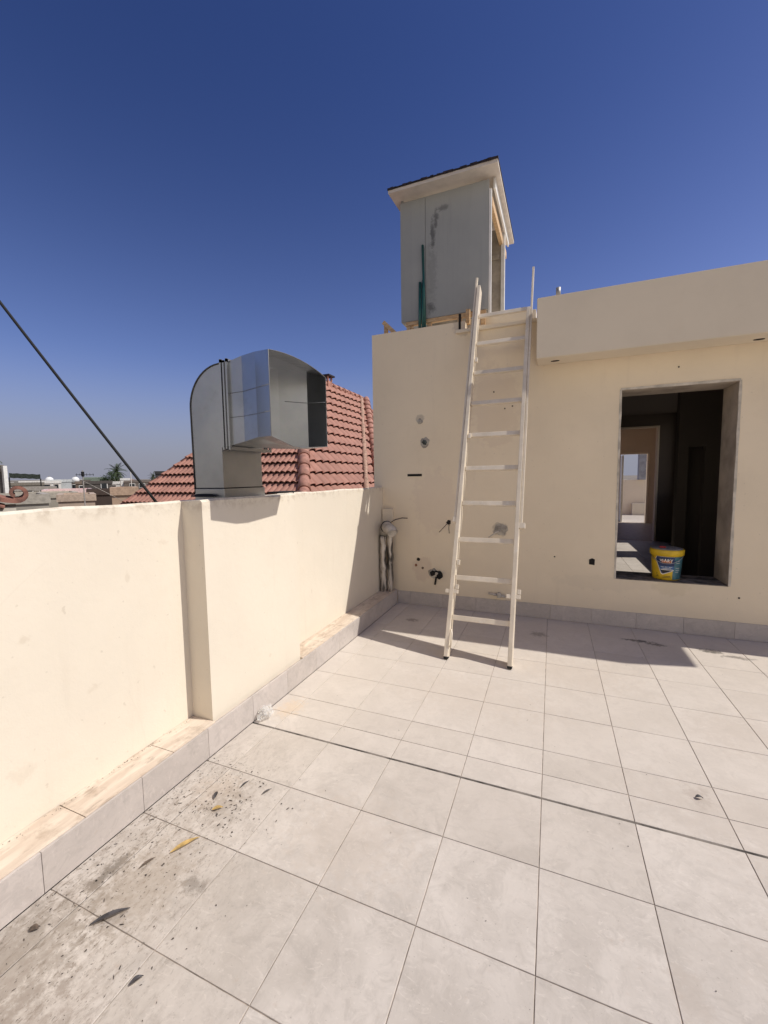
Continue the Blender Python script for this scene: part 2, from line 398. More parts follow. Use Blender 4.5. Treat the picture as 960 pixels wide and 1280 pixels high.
# kerb facing tiles (vertical) : one row of slabs
def slab_row(axis, at, a, z0, z1, thick, gap=.0018):
    bm = bmesh.new(); lay = bm.loops.layers.float_color.new('rnd')
    for u0,u1 in zip(a,a[1:]):
        c=(random.random(),random.random(),random.random(),1); g=gap/2
        if axis=='x': lo,hi=(at-thick,u0+g,z0),(at,u1-g,z1)
        else: lo,hi=(u0+g,at,z0),(u1-g,at+thick,z1)
        t=MB(); t.bm.free(); t.bm=bm; n0=len(bm.faces)
        t.box(lo,hi,.0012)
        bm.faces.ensure_lookup_table()
        for f in bm.faces[n0:]:
            for l in f.loops: l[lay]=c
    s=MB(); s.bm.free(); s.bm=bm; return s
kj = [-4.3+.4*k for k in range(0,11)]+[.1,.47,.85,1.272,1.68,2.06,2.44,2.84,3.24,3.54,3.94,4.34,4.782]
kj = sorted(k for k in kj if k<-.15)+[.07,.47,.85,1.272,1.68,2.06,2.44,2.84,3.24,3.54,3.94,4.34,4.782]
slab_row('x',-1.790,kj,.002,.172,.0125).build('kerb_tile', M_SKIRT, pw)
# ledge stones on the kerb
bm = MB(); lj=[-4.3,-3.2,-2.4,-1.6,-.8,-.2,.42,1.02,1.46,1.750]
for a,b in zip(lj,lj[1:]): bm.box((-1.979,a+.0015,.160),(-1.8035,b-.0015,.1755),.0012)
for a,b in zip([2.664,3.0,3.4,3.8,4.2],[3.0,3.4,3.8,4.2,4.788]): bm.box((-1.979,a+.0015,.160),(-1.8035,b-.0015,.1755),.0012)
bm.build('ledge', M_LEDGE, pw)

# ------------------------------------------------------------------ penthouse building
BY = 4.80; TK = .38
pb = empty('penthouse', (1.0,BY,0), 'cream stucco penthouse with a deep roof band and a bare window opening', 'building')
mb = MB()
wx0,wx1,wz0,wz1 = .622,1.582,.505,2.431
ntx0,ntx1,ntz = -.945,-.17,3.245
# outer wall in pieces that butt round the window and the roof notch
mb.box((-2.092,BY,-7),(wx0,BY+TK,ntz))
mb.box((-2.092,BY,ntz),(ntx0,BY+TK-.13,3.335))
mb.box((ntx1,BY,ntz),(wx0,BY+TK,3.345))
mb.box((wx0,BY,-7),(wx1,BY+TK,wz0-.004)); mb.box((wx0,BY,wz1),(wx1,BY+TK,3.345)); mb.box((wx1,BY,-7),(2.76,BY+TK,3.345)); mb.box((2.76,BY,-7),(9.0,BY+TK,2.06))
mb.build('wall', M_WALL, pb)
# protruding roof band, its end turned back
mb = MB(); by=4.5
mb.prism([(ntx1,BY-.001,2.75),(ntx1,by,2.75),(2.76,by,2.75),(2.76,BY-.001,2.75)],(0,0,.585))
bmesh.ops.bevel(mb.bm, geom=[e for e in mb.bm.edges], offset=.006, segments=2, affect='EDGES')
mb.build('roof_band', M_BAND, pb)
mb = MB(); mb.prism([(2.762,by,3.295),(3.27,by,3.295),(3.765,by+.115,3.295),(3.765,7.2,3.295),(2.762,7.2,3.295)],(0,0,.04)); mb.build('canopy', M_BAND, pb)  # unseen slab, added and shaped to cast the step in the floor shadow
for yy in (5.3,7.05):
    mb = MB(); mb.box((3.60,yy,-.0),(3.70,yy+.10,3.294)); mb.build('added_slab_post', M_WHITE, pb)  # out-of-view posts made up to carry the added slab
# coping / slab with upstand behind the notch
mb = MB(); mb.box((ntx0-.10,BY-.03,3.205),(ntx1-.002,BY+.20,3.243),.006); mb.build('notch_sill', M_BAND, pb)
mb = MB(); mb.box((ntx0+.002,BY+.26,3.18),(ntx1-.03,BY+.42,3.44),.008)
mb.bar((ntx0+.03,BY+.21,3.328),(ntx1-.25,BY+.21,3.285),.03,.03); mb.build('notch_upstand', M_BAND, pb)
mb = MB(); mb.box((ntx0-.07,BY-.006,3.25),(ntx0-.045,BY+.02,3.42)); mb.build('notch_gap', M_DARK, pb)
# roof slabs
mb = MB(); mb.box((-2.09,BY+TK+.001,3.02),(2.76,6.9,3.2)); mb.box((-2.09,6.9,3.02),(2.72,11.3,3.2)); mb.box((.2,11.3,3.02),(3.45,15.5,3.2))
mb.build('roof_slab', M_BAND, pb)
# skirting along the wall
sx = [-1.788]+[-1.62+.3995*i*1.02 for i in range(0,15)]
slab_row('y',BY-.0105,sx,.002,.162,.0100).build('skirting', M_SKIRT, pb)
# window edge of raw cement, broken plaster edges
mb = MB()
def rough_strip(p,q,w,d,nrm):
    p,q=Vector(p),Vector(q); n=16; L=(q-p); t=L.normalized(); side=Vector(nrm).cross(t)
    a=[];b=[]
    for i in range(n+1):
        c=p+L*i/n; jw=w*(.75+.5*random.random())
        a.append(mb.bm.verts.new(c-side*jw*.5+Vector(nrm)*d)); b.append(mb.bm.verts.new(c+side*jw*.5+Vector(nrm)*d))
    a2=[mb.bm.verts.new(v.co-Vector(nrm)*(d+.004)) for v in a]; b2=[mb.bm.verts.new(v.co-Vector(nrm)*(d+.004)) for v in b]
    for i in range(n):
        mb.bm.faces.new((a[i],a[i+1],b[i+1],b[i])); mb.bm.faces.new((a2[i],a2[i+1],a[i+1],a[i])); mb.bm.faces.new((b2[i],b2[i+1],b[i+1],b[i]))
rough_strip((wx0,BY,wz0),(wx0,BY,wz1),.020,.004,(0,-1,0)); rough_strip((wx1,BY,wz0),(wx1,BY,wz1),.020,.004,(0,-1,0)); rough_strip((wx0,BY,wz1+.004),(wx1,BY,wz1+.004),0.022,.0055,(0,-1,0))
mb.build('window_edge', simple('pale_edge',(.60,.55,.47),.9,var=.14,scale=9,bump=.4,bscale=60), pb)
mb = MB(); mb.box((wx0+.001,BY+.004,wz0-.003),(wx1-.001,BY+TK,wz0+.004)); mb.build('window_sill', M_SILL, pb)
mb = MB(); mb.box((wx0+.0005,BY+.01,wz0+.005),(wx0+.010,BY+TK-.002,wz1-.012)); mb.box((wx1-.010,BY+.01,wz0+.005),(wx1-.0005,BY+TK-.002,wz1-.012)); mb.box((wx0+.0005,BY+.01,wz1-.011),(wx1-.0005,BY+TK-.002,wz1-.0005))
mb.build('window_reveal', simple('reveal_cement',(.40,.335,.265),.95,var=.14,scale=4,bump=.5), pb)
# rooms behind the opening
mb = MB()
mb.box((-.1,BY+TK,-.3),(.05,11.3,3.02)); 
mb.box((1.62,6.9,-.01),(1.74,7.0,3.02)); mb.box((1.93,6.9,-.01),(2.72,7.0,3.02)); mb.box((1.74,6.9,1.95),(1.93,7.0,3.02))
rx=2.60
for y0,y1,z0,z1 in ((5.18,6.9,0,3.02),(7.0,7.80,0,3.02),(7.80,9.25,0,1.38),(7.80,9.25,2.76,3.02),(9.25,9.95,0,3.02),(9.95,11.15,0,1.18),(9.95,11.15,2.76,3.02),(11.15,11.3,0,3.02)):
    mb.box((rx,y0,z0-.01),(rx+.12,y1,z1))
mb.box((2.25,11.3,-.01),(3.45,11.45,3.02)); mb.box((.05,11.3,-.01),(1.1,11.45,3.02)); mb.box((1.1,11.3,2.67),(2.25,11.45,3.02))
mb.box((1.70,7.32,-.01),(2.595,7.40,3.02)); mb.box((.05,BY+TK+.002,2.96),(2.6,11.3,3.02))  # first box: wall added behind the door slit to block light through it
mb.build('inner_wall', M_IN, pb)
mb = MB()
mb.box((3.3,11.45,-.01),(3.45,15.4,3.02)); mb.box((.2,15.4,-.01),(2.05,15.52,3.02)); mb.box((2.84,15.4,-.01),(3.45,15.52,3.02)); mb.box((2.05,15.4,2.26),(2.84,15.52,3.02))
mb.box((2.24,11.28,0),(2.275,11.47,2.69)); mb.box((1.1,11.28,2.655),(2.24,11.47,2.69))
mb.build('hall_wall', M_IN2, pb)
mb = MB(); mb.box((2.80,15.38,0),(2.86,15.54,2.25),.004); mb.box((2.05,15.38,2.22),(2.80,15.54,2.27),.004)
mb.build('door_frame', M_BAND, pb)
mb = MB(); mb.box((2.12,15.56,.01),(2.165,16.3,2.2)); mb.build('door_leaf', M_WHITE, pb)
mb = tiles('floor', [.05+.4*i for i in range(7)], [BY+TK]+[5.4+.4*k for k in range(15)]+[11.3], .0, M_TILE2); mb.build('room_floor', M_TILE2, pb)
mb = MB(); mb.box((.05,BY+TK+.001,-.3),(3.45,15.52,-.004)); mb.build('floor_slab', M_GROUT, pb)
mb = MB(); mb.poly([(.2,11.45,.0),(3.3,11.45,.0),(3.3,15.4,.0),(.2,15.4,.0)]); mb.build('hall_floor', simple('hall_tile',(.30,.26,.22),.5,var=.1), pb)

# marks on the wall: each a small built piece
def hole(x,z,r,ring,name='wall_hole',mat=M_DARK):
    h = MB()
    def blob(rr,y,seed,n=14):
        rnd=random.Random(seed); return [(x+rr*(.78+.4*rnd.random())*math.cos(2*PI*k/n),y,z+rr*(.78+.4*rnd.random())*math.sin(2*PI*k/n)) for k in range(n)]
    o=None
    if ring:
        a=blob(ring,BY-.0035,int(x*991)); va=[h.bm.verts.new(p) for p in a]; vb=[h.bm.verts.new((x+(p[0]-x)*.45,BY-.010,z+(p[2]-z)*.45)) for p in a]
        for k in range(14): h.bm.faces.new((va[k],va[(k+1)%14],vb[(k+1)%14],vb[k]))
        h.bm.faces.new(vb)
        o=h.build('mortar_patch', M_CEMENT, pb); h=MB()
    if r:
        h.prism(blob(r,BY-.012 if ring else BY-.003,int(z*733)),(0,.006,0)); h.build(name, mat, pb)
hole(-1.423,2.0,.032,.062,mat=simple('dark_plug',(.09,.105,.095),.8,var=.3,scale=40))
hole(-1.481,2.25,.0,.035)
hole(-1.132,1.044,.028,0)
hole(-1.514,.575,.022,.0); hole(-1.545,.50,.018,.0,mat=simple('rusty_brick',(.30,.14,.08),.9)); hole(-1.46,.47,.015,.0,mat=M_LEAFB)
hole(-1.33,.415,.035,.06); hole(-1.25,.40,.045,.0)
hole(-.535,.975,.0,.075)
for x,z in ((-.98,.86),(-.62,2.52),(-.42,2.35),(-.50,2.33),(.04,.70),(1.66,.40),(1.1,2.6)): hole(x,z,.008,0)
mb=MB(); mb.box((-1.645,BY-.004,1.597),(-1.462,BY+.002,1.626)); mb.build('cable_slot', M_DARK, pb)
mb=MB(); mb.prism([(.378,BY-.003,.638),(.43,BY-.003,.634),(.432,BY-.003,.695),(.405,BY-.003,.705),(.376,BY-.003,.690)],(0,.004,0)); mb.build('socket_hole', M_DARK, pb)
mb=MB(); mb.tube([(-1.132,BY-.005,1.05),(-1.17,BY-.05,1.0),(-1.235,BY-.06,.93)],.004,6); mb.tube([(-1.125,BY-.005,1.04),(-1.12,BY-.05,.98),(-1.115,BY-.05,.92)],.004,6); mb.build('wire', M_LEAFB, pb)
mb=MB(); mb.tube([(-1.30,BY-.008,.44),(-1.27,BY-.06,.455),(-1.215,BY-.07,.44),(-1.20,BY-.06,.395),(-1.235,BY-.05,.365),(-1.285,BY-.02,.37),(-1.30,BY-.02,.28)],.011,8); mb.build('pipe_stub', M_WIRE, pb)
mb=MB(); mb.tube([(-.535,BY-.01,.975),(-.58,BY-.05,.95),(-.66,BY-.06,.89)],.006,6); mb.build('cable_tail', M_PVC, pb)
mb=MB(); mb.tube([(-.66,BY-.03,.235),(-.47,BY-.03,.21)],.013,8); mb.box((-.56,BY-.06,.20),(-.52,BY-.012,.25),.004); mb.build('tap_stub', M_PVC, pb)
for x,y in ((.006,4.66),(1.66,4.70)):
    mb=MB(); mb.lathe((x,y,2.747),[(.0,0),(.030,0),(.032,.004)],16); 
    bmesh.ops.scale(mb.bm,vec=(1.35,.8,1),space=Matrix.Translation((-x,-y,0)),verts=mb.bm.verts)
    mb.build('weep_hole', M_DARK, pb)

# rear terrace seen through the rooms
fl2 = MB(); fl2.poly([(-1,15.52,0),(7,15.52,0),(7,18.6,0),(-1,18.6,0)]); tag(fl2.build('floor', M_TILE2), kind='structure')
rp = empty('rear_parapet', (3,18.6,0), 'cream parapet with a grey column seen through the far doorway', 'wall')
mb=MB(); mb.box((-1,18.6,-7),(7,18.8,1.36)); mb.build('wall', stucco('rear_stucco',(.88,.76,.60),dirt=False), rp)
mb=MB(); mb.box((3.09,18.45,1.362),(3.33,18.75,2.9)); mb.build('column', simple('grey_column',(.33,.34,.37),.7), rp)
mb=MB(); mb.box((2.89,18.35,.002),(5,18.598,.44)); mb.build('bench_step', M_BAND, rp)

# ------------------------------------------------------------------ tank enclosure on the roof
te = empty('tank_enclosure', (-1.24,5.6,3.2), 'tall grey panelled enclosure with sloping roof standing on the penthouse roof', 'roof shelter')
x0,x1,y0,y1 = -1.775,-.715,5.0,6.22
mb=MB(); 
for a,b in ((x0,-1.462),(-1.458,x1)): mb.box((a,y0,3.505),(b,y0+.03,4.905),.002)
mb.build('front_panel', M_PANEL, te)
mb=MB(); mb.box((x0,y0+.031,3.505),(x0+.03,y1-.03,4.95)); mb.build('side_panel', M_PANEL, te)
mb=MB(); mb.box((x0,y1-.029,3.45),(x1,y1,5.0)); mb.build('back_panel', M_PANELIN, te)
mb=MB(); mb.box((x1+.002,y0-.004,3.42),(x1+.028,y0+.036,4.80)); mb.build('corner_post', M_WHITE, te)
mb=MB(); mb.box((x1+.002,y1-.06,3.42),(x1+.05,y1+.01,4.93)); mb.build('corner_post', M_WHITE, te)
def slope(y): return 4.935+(y-4.83)*.073
mb=MB(); mb.prism([(-1.86,4.82,slope(4.82)),(-1.86,6.80,slope(6.80)),(-1.86,6.80,slope(6.80)+.035),(-1.86,4.82,slope(4.82)+.035)],(1.26,0,0)); rf=mb.build('roof', M_SOFFIT, te)
mb=MB()
n=34
for k in range(n):   # ragged felt edge along the front
    xa=-1.866+1.272*k/n; xb=-1.866+1.272*(k+1)/n
    d=random.uniform(0,.008)
    mb.prism([(xa,4.812-d,slope(4.82)+.0365-d*.6),(xa,6.80,slope(6.80)+.0365),(xa,6.80,slope(6.80)+.052),(xa,4.812-d,slope(4.82)+.050+d)],(xb-xa,0,0))
mb.build('roof_felt', M_BITUMEN, rf)
mb=MB(); mb.prism([(x1+.04,y0+.06,slope(y0)-.115),(x1+.04,6.60,slope(6.60)-.115),(x1+.04,6.60,slope(6.60)-.004),(x1+.04,y0+.06,slope(y0)-.004)],(.022,0,0)); mb.build('side_fascia', M_WHITE, te)
mb=MB(); mb.box((x1-.06,y0+.037,4.55),(x1-.012,y0+.10,4.90)); mb.bar((x1+.0,y0+.12,4.74),(x1+.0,6.66,4.86),.045,.09); mb.build('roof_timber', M_WOOD, te)
mb=MB(); mb.bar((x1-.02,y1-.06,4.62),(x0+.05,y1-.05,4.60),.03,.05); mb.build('cross_rail', M_PANELIN, te)
mb=MB(); mb.box((x0+.06,y0+.002,3.455),(x1-.03,y0+.05,3.502),.003); mb.build('floor_beam', M_WOOD, te)
for xx in (x0+.09,-1.42,-1.05,x1-.06):
    mb=MB(); mb.box((xx-.025,y0+.006,3.2),(xx+.025,y0+.05,3.453),.003); mb.build('leg', M_WOOD, te)
    mb=MB(); mb.box((xx-.025,y1-.10,3.2),(xx+.025,y1-.05,3.44),.003); mb.build('leg', M_WOOD, te)
mb=MB(); mb.bar((x0+.12,y0+.03,3.45),(x0+.30,y0+.03,3.21),.03,.03,(0,1,0)); mb.build('brace', M_WOOD, te)

# loose things on the roof
for i,(xx,r,top,lean,lab) in enumerate(((-1.525,.018,3.93,.004,'short dark green pipe standing leftmost against the grey enclosure'),
        (-1.487,.016,3.95,.006,'short green pipe in the middle of three against the grey enclosure'),(-1.452,.015,4.35,-.035,'tallest thin green pipe leaning on the grey enclosure'))):
    mb=MB(); mb.tube([(xx,4.955,3.201),(xx+lean,4.975,top)],r,12); tag(mb.build('plastic_pipe', M_GREEN, org=(xx,4.955,3.2)), lab, 'pipe', 'green pipes on the roof')
mb=MB(); mb.bar((-2.02,5.02,3.55),(-1.84,5.02,3.37),.05,.05,(0,1,0)); mb.bar((-2.0,5.05,3.30),(-2.0,5.05,3.53),.04,.05,(0,1,0)); mb.bar((-1.84,5.05,3.30),(-1.86,5.05,3.38),.04,.05,(0,1,0))
mb.box((-2.06,4.99,3.2),(-1.80,5.09,3.30))
tag(mb.build('timber_trestle', M_WOOD, org=(-1.95,5.03,3.2)), 'raw timber offcut frame on the roof corner left of the grey enclosure', 'timber')
mb=MB(); mb.box((-.955,4.90,3.336),(-.91,4.95,3.50),.003); tag(mb.build('timber_block', M_WOOD, org=(-.93,4.92,3.336)), 'small pale timber block on the wall top beside the ladder', 'timber')
mb=MB(); mb.tube([(.025,5.0,3.2),(.025,5.0,3.585)],.022,14); mb.tube([(.025,5.0,3.50),(.025,5.0,3.60)],.0245,14); tag(mb.build('vent_pipe', simple('dull_steel',(.35,.34,.33),.55,.5), org=(.025,5.0,3.2)), 'short metal vent pipe poking above the roof band beside the ladder', 'pipe')

# ------------------------------------------------------------------ ladder
K=.3885
ld = empty('ladder', (-.56,3.43,0), 'cream painted steel extension ladder leaning against the penthouse wall', 'ladder')
def L(x,z,off=0): # point on the ladder plane, off = towards the viewer
    n=Vector((0,-1,K)).normalized(); return Vector((x,3.433+K*z,z))+n*off
UPN=Vector((0,-1,K))
lx=lambda z:-.842+.018*z/1.0 if z<2 else -.806+.006*(z-2)
lx=lambda z:-.832+.012*min(z,3)
rx_=lambda z:-.297+.012*min(z,3)
for f,zt in ((lx,3.69),(rx_,3.32)):
    mb=MB(); mb.bar(L(f(0),.012,-.016),L(f(zt),zt,-.016),.036,.120,UPN,.004); o=mb.build('rail', M_PAINT, ld)
    mb=MB(); mb.bar(L(f(0),-.006,-.016),L(f(0),.012,-.016),.037,.121,UPN,.003); mb.build('foot_cap', M_WIRE, o)
for f,zb in ((lambda z:lx(z)-.033,1.14),(lambda z:rx_(z)+.033,1.10)):
    zt=3.82
    mb=MB(); mb.bar(L(f(zb),zb,.012),L(f(zt-.05),zt-.05,.012),.020,.045,UPN,.003)
    p=L(f(zt-.05),zt-.05,.012)
    mb.prism([p+Vector((-.010,-.02,-.01)),p+Vector((.010,-.02,-.01)),p+Vector((.010,.024,.0)),p+Vector((-.010,.024,.0))],(0,.022,.055))
    o=mb.build('extension_rail', M_PAINT, ld)
    mb=MB(); mb.bar(L(f(zb)-.02,zb+.03,.014),L(f(zb)+.035,zb+.03,.014),.05,.052,UPN,.003); mb.build('slide_bracket', M_PAINT, o)
for i in range(10):
    z=.328+.3335*i
    w=.030 if i<9 else .024
    mb=MB(); mb.bar(L(lx(z)+.018,z),L(rx_(z)-.018,z),.045,w,UPN,.004); mb.build('rung', M_PAINT, ld)
for f,s in ((lx,-1),(rx_,1)):
    mb=MB(); a=f(.54)
    mb.bar(L(a-.058,.54,.030),L(a+.058,.54,.030),.034,.022,UPN,.003)
    mb.bar(L(a+.045,.56,.030),L(a+.045,.60,.030),.03,.022,UPN,.003); mb.build('guide_bracket', M_PAINT, ld)
for z in (.79,1.98,2.80):
    mb=MB(); mb.bar(L(lx(z)+.02,z,.018),L(lx(z)+.048,z,.018),.05,.03,UPN,.003); mb.build('catch', M_PAINT, ld)
mb=MB(); c=lx(.16)+.026
mb.tube([L(c,.09,.03),L(c+.012,.11,.045),L(c+.012,.20,.045),L(c,.23,.03)],.008,8); mb.build('hook', M_PAINT, ld)

# ------------------------------------------------------------------ paint bucket on the sill
bc=(1.105,4.965,wz0+.004)
bk = empty('paint_bucket', bc, 'yellow paint bucket with blue triangular label standing on the window sill', 'bucket')
ZB=bc[2]
mb=MB(); mb.lathe(bc,[(0,.002),(.112,.002),(.120,.008),(.137,.285),(.0,.285)],40); mb.build('bucket_body', M_YEL, bk)
mb=MB(); mb.lathe(bc,[(.139,.250),(.148,.252),(.150,.300),(.146,.312),(.137,.312)],40); mb.build('rim', M_YEL, bk)
mb=MB(); mb.lathe(bc,[(.1365,.300),(.1365,.315),(.120,.320),(0,.321)],40); mb.build('lid', M_LID, bk)
mb=MB(); mb.box((bc[0]-.07,bc[1]-.05,ZB+.321),(bc[0]-.02,bc[1]-.01,ZB+.337),.004); mb.build('red_cap', M_RED, bk)
facing=math.atan2(-bc[1],-bc[0])
def on(u,v,lift):   # u metres round the wall from the label's middle, v height -> point on the tapered wall
    r=.1195+(v-.008)*.0615+lift; a=facing+u/.128
    return Vector((bc[0]+r*math.cos(a),bc[1]+r*math.sin(a),ZB+v))
def decal(outline,lift,mat,name,par=bk,res=.008):
    """a flat label curved round the wall: polygon filled by scanlines"""
    d=MB(); vs=[p[1] for p in outline]; v0,v1=min(vs),max(vs); n=max(2,int((v1-v0)/res)); rows=[]
    for i in range(n+1):
        v=v0+(v1-v0)*(i+.001)/(n+.002); c=[]
        for (a,b),(e,f) in zip(outline,outline[1:]+outline[:1]):
            if (b-v)*(f-v)<=0 and b!=f: c.append(a+(e-a)*(v-b)/(f-b))
        if len(c)>=2: rows.append((v,min(c),max(c)))
    m=10
    g=[[d.bm.verts.new(on(l+(r-l)*k/m,v,lift)) for k in range(m+1)] for v,l,r in rows]
    for A,B in zip(g,g[1:]):
        for k in range(m): d.bm.faces.new((A[k],A[k+1],B[k+1],B[k]))
    return d.build(name, mat, par)
decal([(.058,.012),(.185,.012),(.185,.245),(.058,.245)],.0012,M_TEAL,'side_panel')
lab=decal([(-.085,.238),(-.098,.222),(-.045,.068),(-.028,.060),(.068,.105),(.068,.245),(-.085,.245)],.0020,M_LTXT,'label')
decal([(-.082,.236),(-.092,.220),(-.040,.074),(-.026,.068),(.068,.112),(.068,.243),(-.078,.243)],.0028,M_BLUE,'label_field',lab)
decal([(-.052,.112),(.066,.112),(.066,.150),(-.065,.150),],.0034,M_LBLU2,'blue_band',lab)
decal([(-.028,.073),(.050,.112),(-.042,.112)],.0036,M_LBLK,'black_tip',lab)
decal([(-.045,.109),(.058,.109),(.060,.116),(-.048,.116)],.0042,M_LTXT,'white_bar',lab)
# brand letters (not readable in the photograph): pale strokes with an orange glow under them
d=None
def strokes(lines,w,lift,mat,name):
    for pts in lines:
        d=MB()
        for (a,b),(e,f) in zip(pts,pts[1:]):
            t=Vector((e-a,f-b)); t.normalize(); q=Vector((-t.y,t.x))*w/2; n=4
            for k in range(n):
                s0,s1=k/n,(k+1)/n
                pa=(a+(e-a)*s0,b+(f-b)*s0); pc=(a+(e-a)*s1,b+(f-b)*s1)
                d.bm.faces.new([d.bm.verts.new(on(p[0]+sg*q.x,p[1]+sg*q.y,lift)) for p,sg in ((pa,1),(pc,1),(pc,-1),(pa,-1))])
        d.build(name,mat,lab)
decal([(-.040,.182),(.046,.182),(.046,.206),(-.040,.206)],.0040,M_LORG,'word_ground',res=.004)
strokes([[(-.052,.218),(-.045,.196),(-.034,.218)],[(-.028,.220),(-.028,.188)],[(-.017,.190),(-.008,.222),(.002,.190)],[(.010,.190),(.010,.220),(.024,.214),(.012,.204),(.026,.190)],[(.032,.222),(.042,.205),(.052,.222)],[(.042,.205),(.040,.184)]],.005,.0050,M_LTXT,'lettering')
strokes([[(-.045,.140),(-.02,.140)],[(-.012,.140),(.012,.140)],[(.02,.140),(.05,.140)],[(-.03,.126),(.04,.126)]],.004,.0045,M_LTXT,'small_print')
strokes([[(-.092,.075),(-.078,.068)],[(-.090,.055),(-.070,.052)],[(-.088,.040),(-.066,.038)],[(-.02,.045),(.04,.045)],[(-.03,.032),(.045,.032)]],.005,.0018,M_LBLK,'fine_print')
strokes([[(.085,.20),(.12,.20)],[(.085,.18),(.13,.18)],[(.085,.13),(.13,.13)],[(.085,.11),(.13,.11)],[(.085,.09),(.12,.09)]],.004,.0022,M_LTXT,'side_print')
mb=MB(); 
mb.tube([on(.165,.262,.012)]+[on(.165-.33*k/14, .262-.085*math.sin(PI*k/14), .016) for k in range(1,14)]+[on(-.165,.262,.012)],.003,6); mb.build('handle', M_GALV, bk)

# ------------------------------------------------------------------ insulated pipes in the corner
ip = empty('insulated_pipes', (-1.90,4.66,.1755), 'foil wrapped pipes with a grey elbow rising from the kerb in the corner', 'pipe')
def wavy(x,y,z0,z1,r,seed):
    rnd=random.Random(seed); n=14
    return [(x+rnd.uniform(-.006,.006),y+rnd.uniform(-.006,.006),z0+(z1-z0)*i/n) for i in range(n+1)],[r*rnd.uniform(.86,1.15) for _ in range(n+1)]
for x,y,r,zt,s in ((-1.925,4.66,.042,.87,1),(-1.845,4.69,.036,.90,4)):
    p,q=wavy(x,y,.1757,zt,r,s); mb=MB(); mb.tube(p,q,12); mb.build('foil_sleeve', M_FOIL, ip)
mb=MB(); mb.tube([(-1.955,4.70,.1757),(-1.955,4.70,.88)],.028,12); mb.build('white_pipe', M_PVC, ip)
mb=MB(); mb.tube([(-1.935,4.72,.84),(-1.93,4.715,.93),(-1.90,4.68,.975),(-1.86,4.63,.985)],.058,16); mb.build('elbow', M_PVC, ip)
mb=MB(); mb.tube([(-1.868,4.64,.984),(-1.856,4.625,.986)],.076,16); mb.build('black_seal', M_WIRE, ip)
mb=MB(); mb.tube([(-1.86,4.63,.985),(-1.80,4.55,.975),(-1.745,4.50,.955),(-1.735,4.49,.935)],[.070,.070,.068,.066],18,caps=False)
mb.tube([(-1.80,4.55,.975),(-1.735,4.49,.935)],.057,18); mb.build('socket', M_PVC, ip)
mb=MB(); mb.tube([(-1.84,4.68,1.03),(-1.78,4.72,1.07),(-1.70,4.74,1.09),(-1.64,4.77,1.085)],.006,6); mb.build('wire', M_LEAFB, ip)
mb=MB(); mb.box((-1.967,4.745,1.03),(-1.832,4.799,1.20),.005); cj=mb.build('conduit_cover', M_BAND, org=(-1.9,4.77,1.03)); tag(cj,'small cream box cover on the corner wall above the foil pipes','box')

# ------------------------------------------------------------------ galvanised duct
dk = empty('air_duct', (-2.1,2.28,TOP), 'galvanised steel gooseneck duct with flared hood standing on the left parapet', 'duct')
ya,yb=2.085,2.47
def cheek_profile():
    pts=[(-1.975,1.50),(-1.975,1.795),(-1.952,1.815),(-1.952,2.325)]
    arc=[]
    cx,cz=-1.965,2.06
    for k in range(0,13):
        a=R(92+k*(88/12)); arc.append((cx+.262*math.cos(a), cz+.262*math.sin(a)))
    return pts+arc+[(-2.222,1.50)]
prof=cheek_profile()
mb=MB()
A=[mb.bm.verts.new((x,ya,z)) for x,z in prof]; B=[mb.bm.verts.new((x,yb,z)) for x,z in prof]
mb.bm.faces.new(A); mb.bm.faces.new(B[::-1])
for k in range(len(prof)):
    if k==2: continue     # open towards the hood
    mb.bm.faces.new((A[k],A[(k+1)%len(prof)],B[(k+1)%len(prof)],B[k]))
mb.build('riser', M_GALV, dk)
mb=MB()
for yy in (ya-.003,yb+.003): mb.tube([(x,yy,z) for x,z in prof[3:]],.004,6)
mb.build('edge_seam', simple('dark_seam',(.10,.10,.10),.5,.6), dk)
# flange
mb=MB()
for xx,o in ((-1.953,.016),(-1.935,.010),(-1.905,.016)):
    for lo,hi in (((xx,ya-o,1.80),(xx+.012,ya-.001,2.325+o)),((xx,ya-o,2.322),(xx+.012,yb+o,2.325+o+.002)),((xx,yb+.001,1.80),(xx+.012,yb+o,2.325+o)),((xx,ya-o,1.795-o),(xx+.012,yb+o,1.799))): mb.box(lo,hi)
mb.build('flange', M_GALV, dk)
# hood: lofted sections, open at the mouth
def sect(x,yn,yf,zt,zb,arch,dip):
    s=[Vector((x,yn,zb[0])),Vector((x,yn,(zb[0]+zt[0])/2)),Vector((x,yn,zt[0]))]
    for k in range(1,8):
        u=k/8; s.append(Vector((x,yn+(yf-yn)*u,zt[0]+(zt[1]-zt[0])*u+arch*4*u*(1-u))))
    s+= [Vector((x,yf,zt[1])),Vector((x,yf,(zt[1]+zb[1])/2)),Vector((x,yf,zb[1]))]
    for k in range(1,6):
        u=1-k/6; s.append(Vector((x,yn+(yf-yn)*u,zb[0]+(zb[1]-zb[0])*u-dip*(u/.4 if u<.4 else (1-u)/.6))))
    return s
secs=[sect(-1.95,ya,2.30,(2.322,2.322),(1.80,1.80),0,0),sect(-1.90,ya,2.31,(2.325,2.325),(1.805,1.805),.002,0),
      sect(-1.78,2.075,2.44,(2.345,2.35),(1.825,1.80),.010,.008),sect(-1.63,2.015,2.57,(2.335,2.345),(1.838,1.80),.018,.014),sect(-1.45,1.905,2.52,(2.296,2.277),(1.828,1.806),.030,.045)]
mb=MB(); rings=[[mb.bm.verts.new(p) for p in s] for s in secs]
for a,b in zip(rings,rings[1:]):
    for k in range(len(a)): mb.bm.faces.new((a[k],a[(k+1)%len(a)],b[(k+1)%len(a)],b[k]))
hd=mb.build('hood', M_GALV, dk)
m=hd.modifiers.new('s','SOLIDIFY'); m.thickness=.003; m.offset=-1
mb=MB(); ms=secs[-1]
